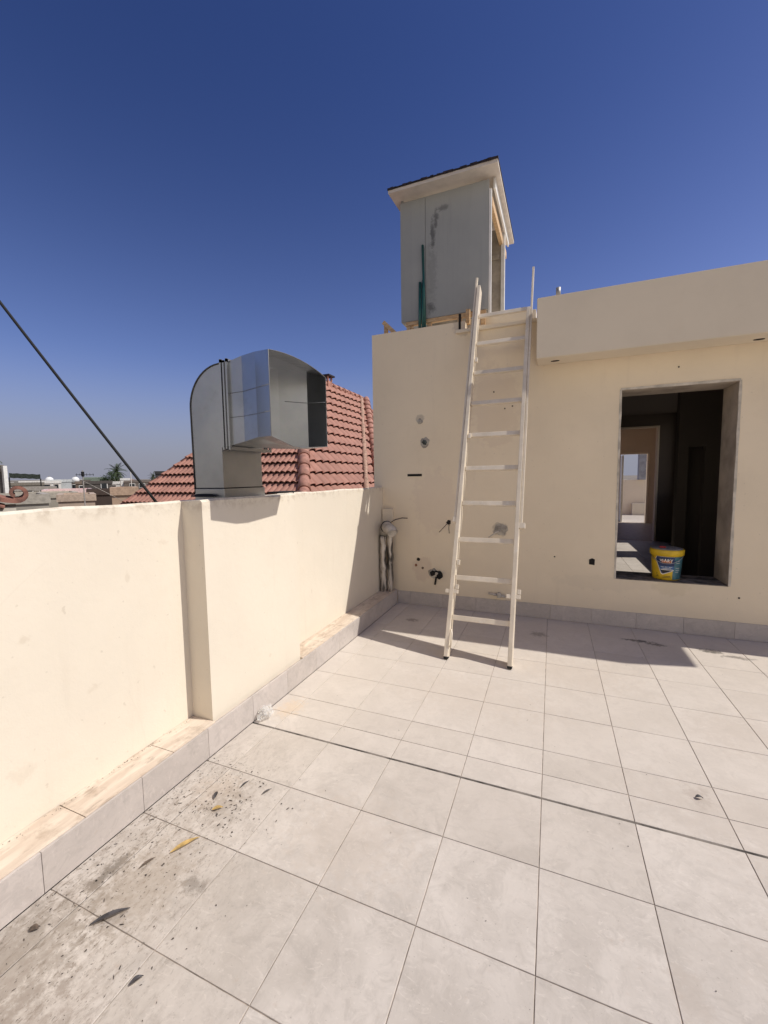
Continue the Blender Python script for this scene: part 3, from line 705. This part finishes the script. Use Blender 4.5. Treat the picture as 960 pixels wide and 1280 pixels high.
mb.tube([p+Vector((.001,0,0)) for p in ms+[ms[0]]],.0018,6); mb.build('mouth_hem', simple('hem_steel',(.25,.25,.25),.6,.6), hd)
for z0,z1 in ((2.13,2.11),(1.98,1.965)):
    mb=MB(); mb.tube([(-1.89,ya-.002,z0),(-1.78,2.073,z0),(-1.63,2.013,z0-.003),(-1.452,1.903,z1)],.0016,5); mb.build('seam', M_GALV, hd)
mb=MB(); mb.tube([(-1.75,2.463,2.13),(-1.63,2.566,2.125),(-1.455,2.516,2.11)],.002,5); mb.build('seam', M_GALV, hd)
mb=MB(); mb.box((-2.228,ya-.006,1.5305),(-1.969,yb+.006,1.5365)); mb.build('base_joint', M_WIRE, dk)
mb=MB(); mb.box((-2.2235,ya-.004,TOP-.028),(-1.970,yb+.02,1.530),.003); mb.build('base_collar', M_GALV, dk)
mb=MB(); 
ring=[]
for k in range(18):
    a=2*PI*k/18; ring.append((-2.12+.10*math.cos(a)*(.8+.4*random.random()),2.055+.045*math.sin(a)*(.8+.4*random.random())))
va=[mb.bm.verts.new((x,y,TOP+.0045)) for x,y in ring]; vb=[mb.bm.verts.new((-2.12+(x+2.12)*.6,2.065+(y-2.065)*.5,TOP+.022)) for x,y in ring]
for k in range(18): mb.bm.faces.new((va[k],va[(k+1)%18],vb[(k+1)%18],vb[k]))
mb.bm.faces.new(vb); mb.build('tar_patch', M_TAR, dk)

# cable from the neighbour's roof to somewhere up the street
mb=MB(); p=Vector((-2.235,1.80,1.45)); q=Vector((-3.46,1.267,3.37)); pts=[]
for i in range(25):
    u=i/24; pts.append(p.lerp(q,u)+Vector((0,0,-.012*math.sin(PI*u))))
mb.tube(pts,.0085,8); tag(mb.build('power_cable', M_WIRE, org=p), 'thick black cable slanting down from upper left to the parapet', 'cable')

# small conduit clip lying on the parapet
mb=MB(); mb.box((-2.12,2.72,TOP),(-2.02,2.95,TOP+.012),.003); mb.tube([(-1.985,2.86,TOP+.006),(-1.976,2.86,TOP+.0),(-1.974,2.86,TOP-.07)],.005,6)
tag(mb.build('roof_bracket', M_WIRE, org=(-2.05,2.8,TOP)), 'small dark metal bracket lying on the parapet top right of the duct', 'bracket')

# ------------------------------------------------------------------ neighbour's tiled roof
def tile_face(mb, lay, o, u, v, n, V, uL, uR, course, pitch=.145, amp=.042, lift=.068):
    """o eave origin, u along the eave, v up the slope, n normal; uL/uR give the span at height v"""
    k=0; nv=int(math.ceil(V/course))
    for r in range(nv):
        v0=r*course; v1=min(V,(r+1)*course+.02); vv1=min(V,v1)
        a0,a1=uL(v0),uR(v0); b0,b1=uL(vv1),uR(vv1)
        lo,hi=min(a0,b0),max(a1,b1)
        i0=int(math.floor(lo/pitch)); i1=int(math.ceil(hi/pitch))
        for i in range(i0,i1):
            c=(random.random(),random.random(),random.random(),1)
            m=6; bot=[];top=[];lip=[]
            for q in range(m+1):
                uu=(i+q/m)*pitch; w=amp*(abs(math.sin(PI*q/m))**.8)
                ua=min(max(uu,a0),a1); ub=min(max(uu,b0),b1)
                bot.append(mb.bm.verts.new(o+u*ua+v*(v0)+n*(lift+w))); top.append(mb.bm.verts.new(o+u*ub+v*vv1+n*(.004+w*.9)))
                lip.append(mb.bm.verts.new(o+u*ua+v*(v0+.002)+n*(lift+w-.022)))
            for q in range(m):
                for quad in ((bot[q],bot[q+1],top[q+1],top[q]),(lip[q],lip[q+1],bot[q+1],bot[q])):
                    if len({tuple(round(x,5) for x in vv.co) for vv in quad})<3: continue
                    try: f=mb.bm.faces.new(quad)
                    except ValueError: continue
                    f.smooth=False
                    for l in f.loops: l[lay]=c

def ridge_caps(name, p, q, par, r=.085, step=.38):
    p,q=Vector(p),Vector(q); L=(q-p).length; n=max(1,int(L/step)); mb=MB()
    for i in range(n):
        a=p.lerp(q,i/n); b=p.lerp(q,min(1,(i+1.12)/n)); mb.tube([a,b],[r*1.08,r*.86],14)
    return mb.build(name, M_CLAY2, par)

th = empty('tiled_roof_house', (-7.0,11,-7), 'neighbouring house with steep red clay tile hip roof behind the duct', 'house')
zc=1.10; cR=Vector((-4.5,6.86,zc)); ap=Vector((-7.0,10.88,4.657)); cL=Vector((-9.5,6.86,zc)); rb=Vector((-7.0,15.0,4.63)); cB=Vector((-4.5,15.25,zc))
dz=ap.z-zc
ext=.14          # carry the slopes down a little past z=1.2
cR2=cR-(ap-cR)*ext; cL2=cL-(ap-cL)*ext; cB2=cB-(rb-cB)*ext
mb=MB(); lay=mb.bm.loops.layers.float_color.new('rnd')
# front face
u=Vector((1,0,0)); eo=cL2; W=(cR2-cL2).length; vv=(ap-(cL2+cR2)/2); V=vv.length; vv.normalize(); n=u.cross(vv).normalized()
tile_face(mb,lay,eo,u,vv,n,V,lambda v:W/2*v/V,lambda v:W-W/2*v/V,.328)
# right face
u=Vector((0,1,0)); eo=cR2; foot=Vector((cR2.x,ap.y,cR2.z)); vv=(ap-foot); V=vv.length; vv.normalize(); n=-vv.cross(u).normalized()
if n.x<0: n=-n
du=ap.y-cR2.y; Wb=cB2.y-cR2.y; Wt=rb.y-cR2.y
tile_face(mb,lay,eo,u,vv,n,V,lambda v:du*v/V,lambda v:Wb+(Wt-Wb)*v/V,.328,.32,.075)
mb.build('roof_tiles', M_CLAY, th, fix=False)
M_DECK=simple('roof_underlay',(.03,.02,.017),.95)
mb=MB(); eps=Vector((0,0,-.03))
for t in ((cL2,cR2,ap),(cR2,cB2,rb,ap),(cL2,ap,rb,Vector((-9.85,15.25,cL2.z)))): mb.poly([p+eps for p in t])
mb.build('roof_deck', M_DECK, th)
ridge_caps('hip_caps', cR2+Vector((.02,-.02,.03)), ap+Vector((0,0,.05)), th, .125)
ridge_caps('hip_caps', cL2+Vector((0,0,.01)), ap+Vector((0,0,.03)), th, .06)
ridge_caps('ridge_caps', ap+Vector((0,0,.05)), rb+Vector((0,0,.05)), th, .115)
# far wing: valley mortar, hip and the slice of roof beyond
mb=MB(); a=Vector((-5.55,11.75,3.96)); b=Vector((-3.55,9.0,1.1)); 
top=Vector((-6.94,15.0,4.60)); bot=Vector((-4.28,10.2,1.04))
pl=[];prn=random.Random(3)
for i in range(19):
    f=i/18; c=top.lerp(bot+Vector((-.1,-.45,0)),f)+Vector((.06,-.32,.05)); pl.append(c)
mb.tube(pl,[.07*prn.uniform(.7,1.25) for _ in pl],8); mb.build('valley_mortar', M_MORTAR, th)
ridge_caps('hip_caps', bot+Vector((.05,0,0)), top+Vector((.06,.12,.1)), th, .13)
mb=MB(); lay=mb.bm.loops.layers.float_color.new('rnd')
u=Vector((-.30,.95,0)).normalized(); eo=bot+Vector((.1,.05,-.1)); vv=(top-bot); V=vv.length; vv.normalize(); n=u.cross(vv).normalized()
if n.x<0: n=-n
tile_face(mb,lay,eo,u,vv,n,V,lambda v:0,lambda v:2.2,.328)
mb.build('wing_tiles', M_CLAY, th, fix=False)
mb=MB(); mb.box((-9.1,7.4,-7),(-4.9,15.0,1.0)); mb.build('wall', M_CREAM, th)
ch=MB(); c=Vector((-7.0,12.25,4.70)); ch.box(c+Vector((-.13,-.13,-.2)),c+Vector((.13,.13,.10)),.004); 
for sx_ in (-1,1):
    for sy_ in (-1,1): ch.box(c+Vector((sx_*.11-.025,sy_*.11-.025,.10)),c+Vector((sx_*.11+.025,sy_*.11+.025,.24)))
o=ch.build('chimney', M_CLAY2, th)
mb=MB(); mb.prism([c+Vector((-.2,-.2,.24)),c+Vector((.2,-.2,.24)),c+Vector((.2,.2,.24)),c+Vector((-.2,.2,.24))],(0,0,.05)); mb.build('chimney_cap', M_BITUMEN, o)

# ------------------------------------------------------------------ neighbour's curled ridge end at the left edge
cr = empty('curled_ridge_roof', (-4.6,1.9,-7), 'clay ridge tile with an upturned curled end at the left edge', 'roof')
# the ridge runs along d (to the right in the picture)
d=Vector((.42,.91,0)).normalized(); o0=Vector((-3.62,1.70,1.505))
side=Vector((d.y,-d.x,0))
M_OLD=simple('old_clay',(.25,.115,.085),.8,var=.3,scale=14,bump=.4)
path=[(-.95,.20),(-.6,.115),(-.35,.060),(-.2,.025),(-.09,-.012),(-.01,-.038),(.05,-.048)]
for k in range(0,16):
    t_=R(-78+k*21); rr=.056*(1-.034*k); path.append((.062+rr*math.cos(t_),.008+rr*math.sin(t_)))
def ribbon(path,w,th,name,mat,drop=0):
    m=MB(); top=[];bot=[]
    for i,(a_,z_) in enumerate(path):
        p0=path[max(0,i-1)]; p1=path[min(len(path)-1,i+1)]; t_=Vector((p1[0]-p0[0],p1[1]-p0[1])).normalized(); n_=Vector((-t_.y,t_.x))*th/2*(1-.5*i/len(path))
        for s_,L_ in ((1,top),(-1,bot)):
            c=o0+d*(a_+s_*n_.x)+Vector((0,0,z_+s_*n_.y-drop)); L_.append((m.bm.verts.new(c-side*w/2),m.bm.verts.new(c+Vector((0,0,.018*s_ if s_>0 else 0))),m.bm.verts.new(c+side*w/2)))
    for A_,B_ in zip(range(len(path)-1),range(1,len(path))):
        for q in (0,1):
            m.bm.faces.new((top[A_][q],top[A_][q+1],top[B_][q+1],top[B_][q])); m.bm.faces.new((bot[A_][q+1],bot[A_][q],bot[B_][q],bot[B_][q+1]))
        m.bm.faces.new((top[A_][0],top[B_][0],bot[B_][0],bot[A_][0])); m.bm.faces.new((top[A_][2],bot[A_][2],bot[B_][2],top[B_][2]))
    return m.build(name,mat,cr)
ribbon(path,.11,.034,'curled_cap',M_OLD)
ribbon(path[:6],.15,.022,'scalloped_edge',M_OLD,.050)
side=Vector((d.y,-d.x,0)); mb=MB(); lay=mb.bm.loops.layers.float_color.new('rnd')
mb.prism([o0+d*.05+Vector((0,0,-.07)),o0+d*.05+side*.25+Vector((0,0,-.25)),o0+d*.05+Vector((0,0,-8.4)),o0+d*.05-side*1.2+Vector((0,0,-8.4)),o0+d*.05-side*1.2+Vector((0,0,-.7))],-d*1.6)
mb.build('gable', simple('old_render',(.36,.33,.28),.9,var=.15), cr)

# ------------------------------------------------------------------ the town beyond
def at(az,D): return Vector((math.sin(R(az))*D, math.cos(R(az))*D, 0))
def zz(py,D): return 1.587+py*D*.00153      # py = picture rows above the horizon
def block(name,label,az,D,w,dep,ztop,colr,wins=(),para=.0,rot=0,cat='house',group='flat roofed houses of the town'):
    p=at(az,D); b=empty(name,(p.x,p.y,-7),label,cat,group); b.rotation_euler=(0,0,0)
    ang=-R(az)+R(rot)        # local +y looks away from the terrace
    M=Matrix.Translation((p.x,p.y,-7))@Matrix.Rotation(ang,4,'Z'); H=ztop+7
    mat=simple(name+'_wall',colr,.9,var=.10,scale=.8)
    mb=MB(); mb.box((-w/2,0,0),(w/2,dep,H-.35),0,M); mb.build('wall',mat,b)
    mb=MB(); t=.18
    for lo,hi in (((-w/2-.06,-.06,H-.35),(w/2+.06,t,H)),((-w/2-.06,dep-t,H-.35),(w/2+.06,dep+.06,H)),((-w/2-.06,t,H-.35),(-w/2+t,dep-t,H)),((w/2-t,t,H-.35),(w/2+.06,dep-t,H))): mb.box(lo,hi,0,M)
    mb.build('roof_parapet',simple(name+'_parapet',tuple(min(.8,c*1.12) for c in colr),.9,var=.1),b)
    for wx,wz,ww,wh in wins:
        mb=MB(); z0=H-wz-wh
        mb.box((wx-ww/2-.07,-.05,z0-.07),(wx+ww/2+.07,-.001,z0+wh+.07),0,M); f=mb.build('window',M_WHITE if sum(colr)<.9 else M_SOFFIT,b)
        mb=MB(); mb.box((wx-ww/2,-.065,z0),(wx+ww/2,-.051,z0+wh),0,M); mb.build('pane',M_GLASSD,f)
    return b,M,H
B=block
B('apartment_block','grey apartment block with white corner strip at left edge',-66.9,28,2.0,4,zz(21,28),(.20,.175,.15),[(.1,.5,.5,.5)])
p=at(-64.75,27.9); b=MB(); b.bar((p.x,p.y,-7),(p.x,p.y,zz(20,28)),.16,.16); tag(b.build('downpipe', M_WHITE, org=(p.x,p.y,-7)),'white vertical downpipe on the corner of the grey apartment block','pipe')
B('flat_house','grey brown house under the dark shade canopy',-63.3,62,3.4,6,zz(.5,62),(.20,.18,.15),[(-.8,.6,.6,.7),(.8,.6,.6,.7)])
B('flat_house','low white house right of the dark canopy',-62.0,70,4.2,6,zz(2.2,70),(.70,.68,.64),[(-1.2,.5,.9,.5),(.6,.5,.7,.5),(1.6,.5,.4,.5)])
B('flat_house','pale grey house with a white dome tank at its left',-60.4,72,2.6,5,zz(3.6,72),(.50,.52,.52),[])
B('flat_house','dark brown house below the right dome tank',-59.0,78,3.6,6,zz(2.6,78),(.13,.105,.09),[(0,.7,.8,.6)])
B('flat_house','beige house with a low wall in front of the white one',-61.9,33,3.4,5,zz(-12.5,33),(.42,.38,.31),[(-.9,.2,.5,.4)])
B('flat_house','house with a pale pink parapet in front of the dome tanks',-59.7,38,2.9,5,zz(-9,38),(.62,.46,.44),[])
B('flat_house','low tan house below the pink parapet',-59.0,26,1.5,4,zz(-15.5,26),(.46,.36,.28),[])
B('flat_house','dark grey house left of the palm with one pale window',-57.0,56,2.7,6,zz(1.4,56),(.085,.075,.068),[(.6,.3,.5,.6)])
B('flat_house','dark brown slatted shed in front of the dark grey house',-56.7,30,1.35,3,zz(-9.5,30),(.06,.042,.034),[])
B('flat_house','tan rendered block below the palm',-54.45,22,.98,3,zz(-8.0,22),(.45,.32,.225),[])
B('flat_house','brown roofed house right of the palm with white windows',-52.5,92,6.2,8,zz(.8,92),(.17,.14,.12),[(-1.8,.6,.8,.7),(-.2,.6,.9,.7),(1.6,.6,.7,.7)])
B('flat_house','greenish house left behind the palm',-57.3,115,3.8,7,zz(6,115),(.20,.25,.20),[])
B('flat_house','long grey house on the horizon behind the canopy',-63.2,150,11,9,zz(3.2,150),(.27,.26,.25),[(-3,.6,1,1),(0,.6,1,1),(3,.6,1,1)])
B('flat_house','wide pale house on the horizon behind the dome tanks',-60.0,165,14,9,zz(3.6,165),(.40,.40,.40),[(-4,.6,1,1),(-1,.6,1,1),(3,.6,1,1)])
B('flat_house','dim house on the horizon right of the thin mast',-52.6,170,16,9,zz(2.6,170),(.27,.25,.24),[(-4,.6,1,1),(2,.6,1,1)])
B('flat_house','dark tank room on the horizon beside the tiled roof',-50.6,60,1.2,1.6,zz(13.5,60),(.035,.035,.035),[])
B('flat_house','low beige house at far left below the curled ridge',-64.6,20,2.2,4,zz(-14,20),(.36,.33,.28),[])
B('flat_house','white house with two dark windows left of the tan block',-56.2,64,3.0,5,zz(.2,64),(.66,.64,.60),[(-.7,.5,.7,.6),(.7,.5,.7,.6)])
B('flat_house','small white roof room beside the distant palm',-54.3,98,1.6,3,zz(4.2,98),(.74,.73,.70),[(0,.7,.6,.7)])
B('flat_house','narrow brown house behind the antenna pole',-58.2,66,1.9,5,zz(1.0,66),(.19,.145,.115),[(-.3,.6,.5,.6)])
B('flat_house','low grey house under the white house at far left',-62.4,45,2.6,5,zz(-5,45),(.30,.275,.24),[(-.5,.3,.5,.5),(.5,.3,.5,.5)])
B('flat_house','pink washed house left of the thin mast far away',-54.9,140,7,8,zz(3.0,140),(.36,.27,.24),[(-2,.6,1,1),(1.5,.6,1,1)])
# canopy
p=at(-63.2,58); cn=empty('shade_canopy',(p.x,p.y,zz(.5,62)-.35),'dark green shade net canopy on a roof at far left','canopy')
mb=MB(); 
Mc=Matrix.Translation((p.x,p.y,0))@Matrix.Rotation(R(63.2),4,'Z')
pts=[Mc@Vector((-1.25+2.5*k/8,0,zz(12.5,58)-.05-.05*(k%2)-.02*k)) for k in range(9)]
lowp=[q+Vector((0,0,-.48)) for q in pts]
mb.prism(pts+lowp[::-1],Mc.to_3x3()@Vector((0,2.2,0))); mb.build('net',simple('shade_net',(.028,.038,.03),.9,var=.3),cn)
for k in (0,8):
    mb=MB(); mb.bar((lowp[k].x,lowp[k].y,zz(.5,62)-1),lowp[k],.08,.08); mb.build('post',M_WIRE,cn)
# dome tanks
for az,D,lab in ((-61.25,74,'white dome water tank on a roof left of the thin antenna pole, left one'),(-59.0,77,'white dome water tank nearest the antenna pole')):
    p=at(az,D); z0=zz(2.5,D)-.35; t=empty('water_tank',(p.x,p.y,z0),lab,'water tank','white dome tanks')
    mb=MB(); mb.lathe((p.x,p.y,z0),[(0.001,0),(.48,0),(.50,.45),(.42,.66),(.24,.80),(.10,.84),(.001,.85)],20); mb.build('tank',simple('tank_white',(.8,.8,.78),.4,var=.03),t)
    mb=MB(); mb.lathe((p.x,p.y,z0+.84),[(.001,0),(.12,0),(.11,.08),(.001,.09)],12); mb.build('lid',M_LID,t)
# antenna
p=at(-58.3,15); an=empty('antenna_mast',(p.x,p.y,-7),'thin grey pole with small television antenna rising above the parapet','antenna')
mb=MB(); mb.tube([(p.x,p.y,-7),(p.x,p.y,1.93)],.016,8); mb.build('pole',simple('grey_pole',(.22,.20,.18),.6),an)
mb=MB(); q=Vector((math.cos(R(58.3)),math.sin(R(58.3)),0)); c=Vector((p.x,p.y,1.80))
mb.tube([c-q*.17,c+q*.27],.008,6)
for k in range(6):
    e=c+q*(-.15+.08*k); mb.tube([e-Vector((q.y*-.14,q.x*.14,.04)),e+Vector((q.y*-.14,q.x*.14,.04))],.005,5)
mb.box(c+Vector((-.03,-.03,-.05)),c+Vector((.03,.03,.09)),.004); mb.build('aerial',M_WIRE,an)
mb=MB(); mb.tube([(p.x,p.y,1.62),(p.x+.55,p.y+.75,1.0)],.006,6); mb.build('stay_wire',M_PVC,an)
p=at(-53.7,75); mb=MB(); mb.tube([(p.x,p.y,-7),(p.x,p.y,zz(18,75))],[.09,.04],6); tag(mb.build('radio_mast',M_PVC,org=(p.x,p.y,-7)),'thin bare mast on the horizon right of the palm','mast')
# palms
def palm(az,D,zc,Rr,label,nf,seed,trunk=.22):
    rnd=random.Random(seed); p=at(az,D); t=empty('palm_tree',(p.x,p.y,-7),label,'palm tree','palms over the rooftops')
    mb=MB(); mb.tube([(p.x,p.y,-7),(p.x+.1,p.y,(-7+zc)/2),(p.x,p.y,zc)],[trunk*1.3,trunk,trunk*1.15],10); mb.build('trunk',M_TRUNK,t)
    mb=MB(); c=Vector((p.x,p.y,zc))
    for i in range(nf):
        a=2*PI*i*.381966; el=R(78-120*((i+.5)/nf))+rnd.uniform(-.12,.12); L_=Rr*rnd.uniform(.85,1.15)
        h=Vector((math.cos(a),math.sin(a),0)); s=Vector((-math.sin(a),math.cos(a),0)); pt=c.copy(); dirn=h*math.cos(el)+Vector((0,0,math.sin(el)))
        n=12; spine=[pt.copy()]
        for k in range(n):
            dirn=(dirn+Vector((0,0,-.105))).normalized(); pt=pt+dirn*L_/n; spine.append(pt.copy())
        mb.tube(spine,[.03*Rr/2*(1-.8*k/n) for k in range(n+1)],4,caps=False)
        for k in range(1,n*2):
            f=k/(n*2); j=int(f*n); q=spine[j].lerp(spine[j+1],f*n-j); tn=(spine[j+1]-spine[j]).normalized(); ll=Rr*.26*math.sin(PI*(.12+.80*f))+.03
            for sg in (-1,1):
                tip=q+(s*sg*.8+tn*.65+Vector((0,0,-.25))).normalized()*ll; wv=tn*Rr*.018
                mb.poly([q-wv,q+wv,tip])
    mb.build('crown',M_FROND,t,fix=False)
palm(-55.1,110,zz(13,110),2.4,'date palm standing above the rooftops in the distance',30,1,.24)
palm(-51.4,100,zz(6,100),1.1,'small palm beside the tiled roof slope',26,2,.2)
palm(-68.0,20,zz(37,20),1.2,'near palm fronds reaching in from the left edge',34,5,.16)
# bush at the palm's foot
def bush(az,D,zc,r,label,seed):
    rnd=random.Random(seed); p=at(az,D); t=empty('leafy_tree',(p.x,p.y,-7),label,'tree')
    mb=MB(); mb.tube([(p.x,p.y,-7),(p.x,p.y,zc)],[.25,.1],8); mb.build('trunk',M_TRUNK,t)
    mb=MB()
    cl=[Vector((rnd.gauss(0,.5),rnd.gauss(0,.5),rnd.gauss(0,.35)))*r for _ in range(16)]
    for i in range(2600):
        q=Vector((p.x,p.y,zc))+rnd.choice(cl)+Vector((rnd.gauss(0,.2),rnd.gauss(0,.2),rnd.gauss(0,.18)))*r
        a=Vector((rnd.gauss(0,1),rnd.gauss(0,1),rnd.gauss(0,1))).normalized()*.14; b=Vector((rnd.gauss(0,1),rnd.gauss(0,1),rnd.gauss(0,1))).normalized()*.07
        mb.poly([q-a,q+b,q+a,q-b])
    mb.build('crown',M_BUSH,t,fix=False)
bush(-55.6,105,zz(2,105),2.0,'dark bushy tree at the foot of the distant palm',4)

# rows of distant roofs towards the horizon
rnd=random.Random(21)

# ------------------------------------------------------------------ litter on the tiles
def leaf(name,label,mat,x,y,L_,w,rot,curl,cat='leaf',group='dry leaves on the tiles',z=.003):
    mb=MB(); n=9; a=[];b=[];c=[]
    for k in range(n+1):
        f=k/n; ww=w*math.sin(PI*min(1,f*.97+.03))**.8*(1-.35*f); h=curl*math.sin(PI*f)+.0015
        a.append(mb.bm.verts.new((L_*(f-.5),-ww/2,h+curl*.5))); c.append(mb.bm.verts.new((L_*(f-.5),.04*L_*math.sin(PI*f),h))); b.append(mb.bm.verts.new((L_*(f-.5),ww/2+.04*L_*math.sin(PI*f),h+curl*.5)))
    for k in range(n):
        mb.bm.faces.new((a[k],a[k+1],c[k+1],c[k])); mb.bm.faces.new((c[k],c[k+1],b[k+1],b[k]))
    o=mb.build(name,mat,fix=True); o.location=(x,y,z); o.rotation_euler=(0,0,R(rot)); return tag(o,label,cat,group)
leaf('fallen_leaf','long narrow yellow leaf lying near the kerb',M_LEAFY,-1.452,1.205,.12,.022,62,.006)
leaf('fallen_leaf','short curled yellow leaf farther from the camera than the long one',M_LEAFY,-1.468,1.41,.05,.024,40,.006)
leaf('feather','dark grey feather like leaf on the tile joint by the kerb',M_LEAFD,-1.465,.885,.125,.019,50,.006)
leaf('fallen_leaf','dark curled leaf just above the yellow leaves',M_LEAFD,-1.54,1.47,.05,.020,-60,.006)
leaf('fallen_leaf','small dark twig shaped leaf right of the yellow leaves',M_LEAFD,-1.315,1.585,.055,.010,65,.004)
leaf('fallen_leaf','small dark leaf alone on the tile in front of the feather',M_LEAFD,-1.195,.785,.040,.018,60,.006)
leaf('fallen_leaf','grey leaf near the kerb in the lower left corner',M_LEAFB,-1.68,.757,.035,.026,20,.004)
leaf('fallen_leaf','thin brown leaf between the mud spot and the long yellow leaf',M_LEAFB,-1.53,1.085,.065,.012,72,.004)
leaf('fallen_leaf','dark leaf by itself on the right side of the terrace',M_LEAFD,.693,2.318,.035,.020,10,.008)
leaf('fallen_leaf','dark thin leaf above the small twig leaf',M_LEAFD,-1.455,1.585,.06,.010,80,.004)
mb=MB(); rnd=random.Random(11)
def fleck(x,y,s):
    n=rnd.randint(4,6); a0=rnd.random()*6; e=rnd.choice((.16,.22,.3,.5,.8)); s*=(.28/e)**.4
    pts=[]
    for k in range(n):
        a=2*PI*k/n; px,py=s*math.cos(a)*rnd.uniform(.6,1.2),s*e*math.sin(a)*rnd.uniform(.6,1.2)
        pts.append((x+px*math.cos(a0)-py*math.sin(a0),y+px*math.sin(a0)+py*math.cos(a0),.0022))
    t=[(q[0],q[1],q[2]+s*.25) for q in pts]; mb.prism(pts,(0,0,max(.0008,s*.18)))
for _ in range(560):
    x=-1.78+abs(rnd.gauss(0,.30)); y=rnd.uniform(.35,1.72)
    if x>-1.0 and rnd.random()<.6: continue
    fleck(x,y,rnd.choice((.002,.002,.0025,.003,.004,.005,.007)))
for _ in range(90):
    fleck(rnd.uniform(-1.7,1.8),rnd.uniform(.9,4.6),rnd.choice((.002,.0025,.003,.004)))
for _ in range(60):
    fleck(rnd.gauss(-1.43,.10),rnd.gauss(1.45,.10),rnd.choice((.003,.005,.007,.009)))
for _ in range(110):
    y=rnd.uniform(.5,1.73); x=-1.972+abs(rnd.gauss(0,.018)); n0=len(mb.bm.verts); fleck(x,y,rnd.choice((.0015,.002,.003,.004))); mb.bm.verts.ensure_lookup_table()
    for v in mb.bm.verts[n0:]: v.co.z+=.1745
tag(mb.build('debris',M_DEBRIS),'dark crumbs of dirt and leaf scraps on the tiles','debris',kind='stuff')
mb=MB(); rnd=random.Random(5)
bmesh.ops.create_icosphere(mb.bm,subdivisions=3,radius=1)
for v in mb.bm.verts:
    f=rnd.uniform(.55,1.35); v.co=Vector((v.co.x*.040*f,v.co.y*.055*f,max(0,v.co.z*.5+.5)*.075*rnd.uniform(.5,1.3)))
    v.co+=Vector((-1.742,2.115,.004))
tag(mb.build('plastic_wrapper',M_FILM,org=(-1.742,2.115,0)),'crumpled clear plastic wrapper against the kerb at the dark joint','wrapper')

# ------------------------------------------------------------------ light, sky, camera
SX,SY=.80,.195
el=math.atan2(1,math.hypot(SX,SY)); az=math.atan2(SX,SY)
sun=bpy.data.lights.new('sun','SUN'); sun.energy=4.15; sun.angle=R(.55); sun.color=(1,.945,.86)
so=bpy.data.objects.new('sun',sun); COL.objects.link(so)
so.rotation_euler=Vector((SX,SY,1)).to_track_quat('Z','Y').to_euler()
w=bpy.data.worlds.new('World'); S.world=w; w.use_nodes=True; nt=w.node_tree
sky=nt.nodes.new('ShaderNodeTexSky'); sky.sky_type='NISHITA'; sky.sun_disc=False; sky.sun_elevation=el; sky.sun_rotation=az
sky.altitude=0; sky.air_density=1.0; sky.dust_density=1.2; sky.ozone_density=3.0
bg=nt.nodes['Background']; bg.inputs[1].default_value=.10
def wn(t,**k):
    n_=nt.nodes.new(t)
    for a_,b_ in k.items(): setattr(n_,a_,b_)
    return n_
def lk(a_,b_): nt.links.new(a_,b_)
tc=wn('ShaderNodeTexCoord'); sp=wn('ShaderNodeSeparateXYZ'); lk(tc.outputs['Generated'],sp.inputs[0])
def mr(src,a_,b_,c_,d_):
    n_=wn('ShaderNodeMapRange',interpolation_type='SMOOTHSTEP'); lk(src,n_.inputs[0])
    for i_,v_ in zip((1,2,3,4),(a_,b_,c_,d_)): n_.inputs[i_].default_value=v_
    return n_.outputs[0]
# deeper blue overhead
up=mr(sp.outputs[2],.05,.74,0,1)
m1=wn('ShaderNodeMix',data_type='RGBA'); lk(up,m1.inputs[0]); m1.inputs[6].default_value=(.90,.84,1.13,1); m1.inputs[7].default_value=(.325,.41,.74,1)
m2=wn('ShaderNodeMix',data_type='RGBA',blend_type='MULTIPLY'); m2.inputs[0].default_value=1; lk(sky.outputs[0],m2.inputs[6]); lk(m1.outputs[2],m2.inputs[7])
# dusty haze along the horizon; bright warm lobe added behind the camera fills shaded walls
dt=wn('ShaderNodeVectorMath',operation='DOT_PRODUCT'); lk(tc.outputs['Generated'],dt.inputs[0]); dt.inputs[1].default_value=(.6,-.8,0)
side=mr(dt.outputs['Value'],-.5,.55,0,1)
hz0=mr(sp.outputs[2],-.03,.27,1.0,0); hz1=mr(sp.outputs[2],-.03,.75,1.0,0)
hm=wn('ShaderNodeMix',data_type='FLOAT'); lk(side,hm.inputs[0]); lk(hz0,hm.inputs[2]); lk(hz1,hm.inputs[3]); hz=hm.outputs[0]
m3=wn('ShaderNodeMix',data_type='RGBA'); lk(side,m3.inputs[0]); m3.inputs[6].default_value=(2.85,2.95,3.65,1); m3.inputs[7].default_value=(8.2,7.3,5.7,1)
m4=wn('ShaderNodeMix',data_type='RGBA'); lk(hz,m4.inputs[0]); lk(m2.outputs[2],m4.inputs[6]); lk(m3.outputs[2],m4.inputs[7])
lk(m4.outputs[2],bg.inputs[0])
S.cycles.diffuse_bounces=8; S.cycles.max_bounces=14

cam=bpy.data.cameras.new('camera'); co=bpy.data.objects.new('camera',cam); COL.objects.link(co); S.camera=co
cam.sensor_fit='VERTICAL'; cam.sensor_height=36; cam.sensor_width=27; cam.lens=513.87/1280*36; cam.clip_start=.05; cam.clip_end=6000
yw,pt,rl=R(-22.256),R(-4.782),R(-.8365)
f=Vector((math.sin(yw)*math.cos(pt),math.cos(yw)*math.cos(pt),math.sin(pt))); r=Vector((math.cos(yw),-math.sin(yw),0)); u=r.cross(f)
r2=r*math.cos(rl)+u*math.sin(rl); u2=u*math.cos(rl)-r*math.sin(rl)
Mx=Matrix((r2,u2,-f)).transposed().to_4x4(); Mx.translation=(0,0,1.587); co.matrix_world=Mx
S.view_settings.view_transform='Standard'; S.view_settings.look='None'; S.view_settings.exposure=0; S.view_settings.gamma=1
S.render.resolution_x=768; S.render.resolution_y=1024
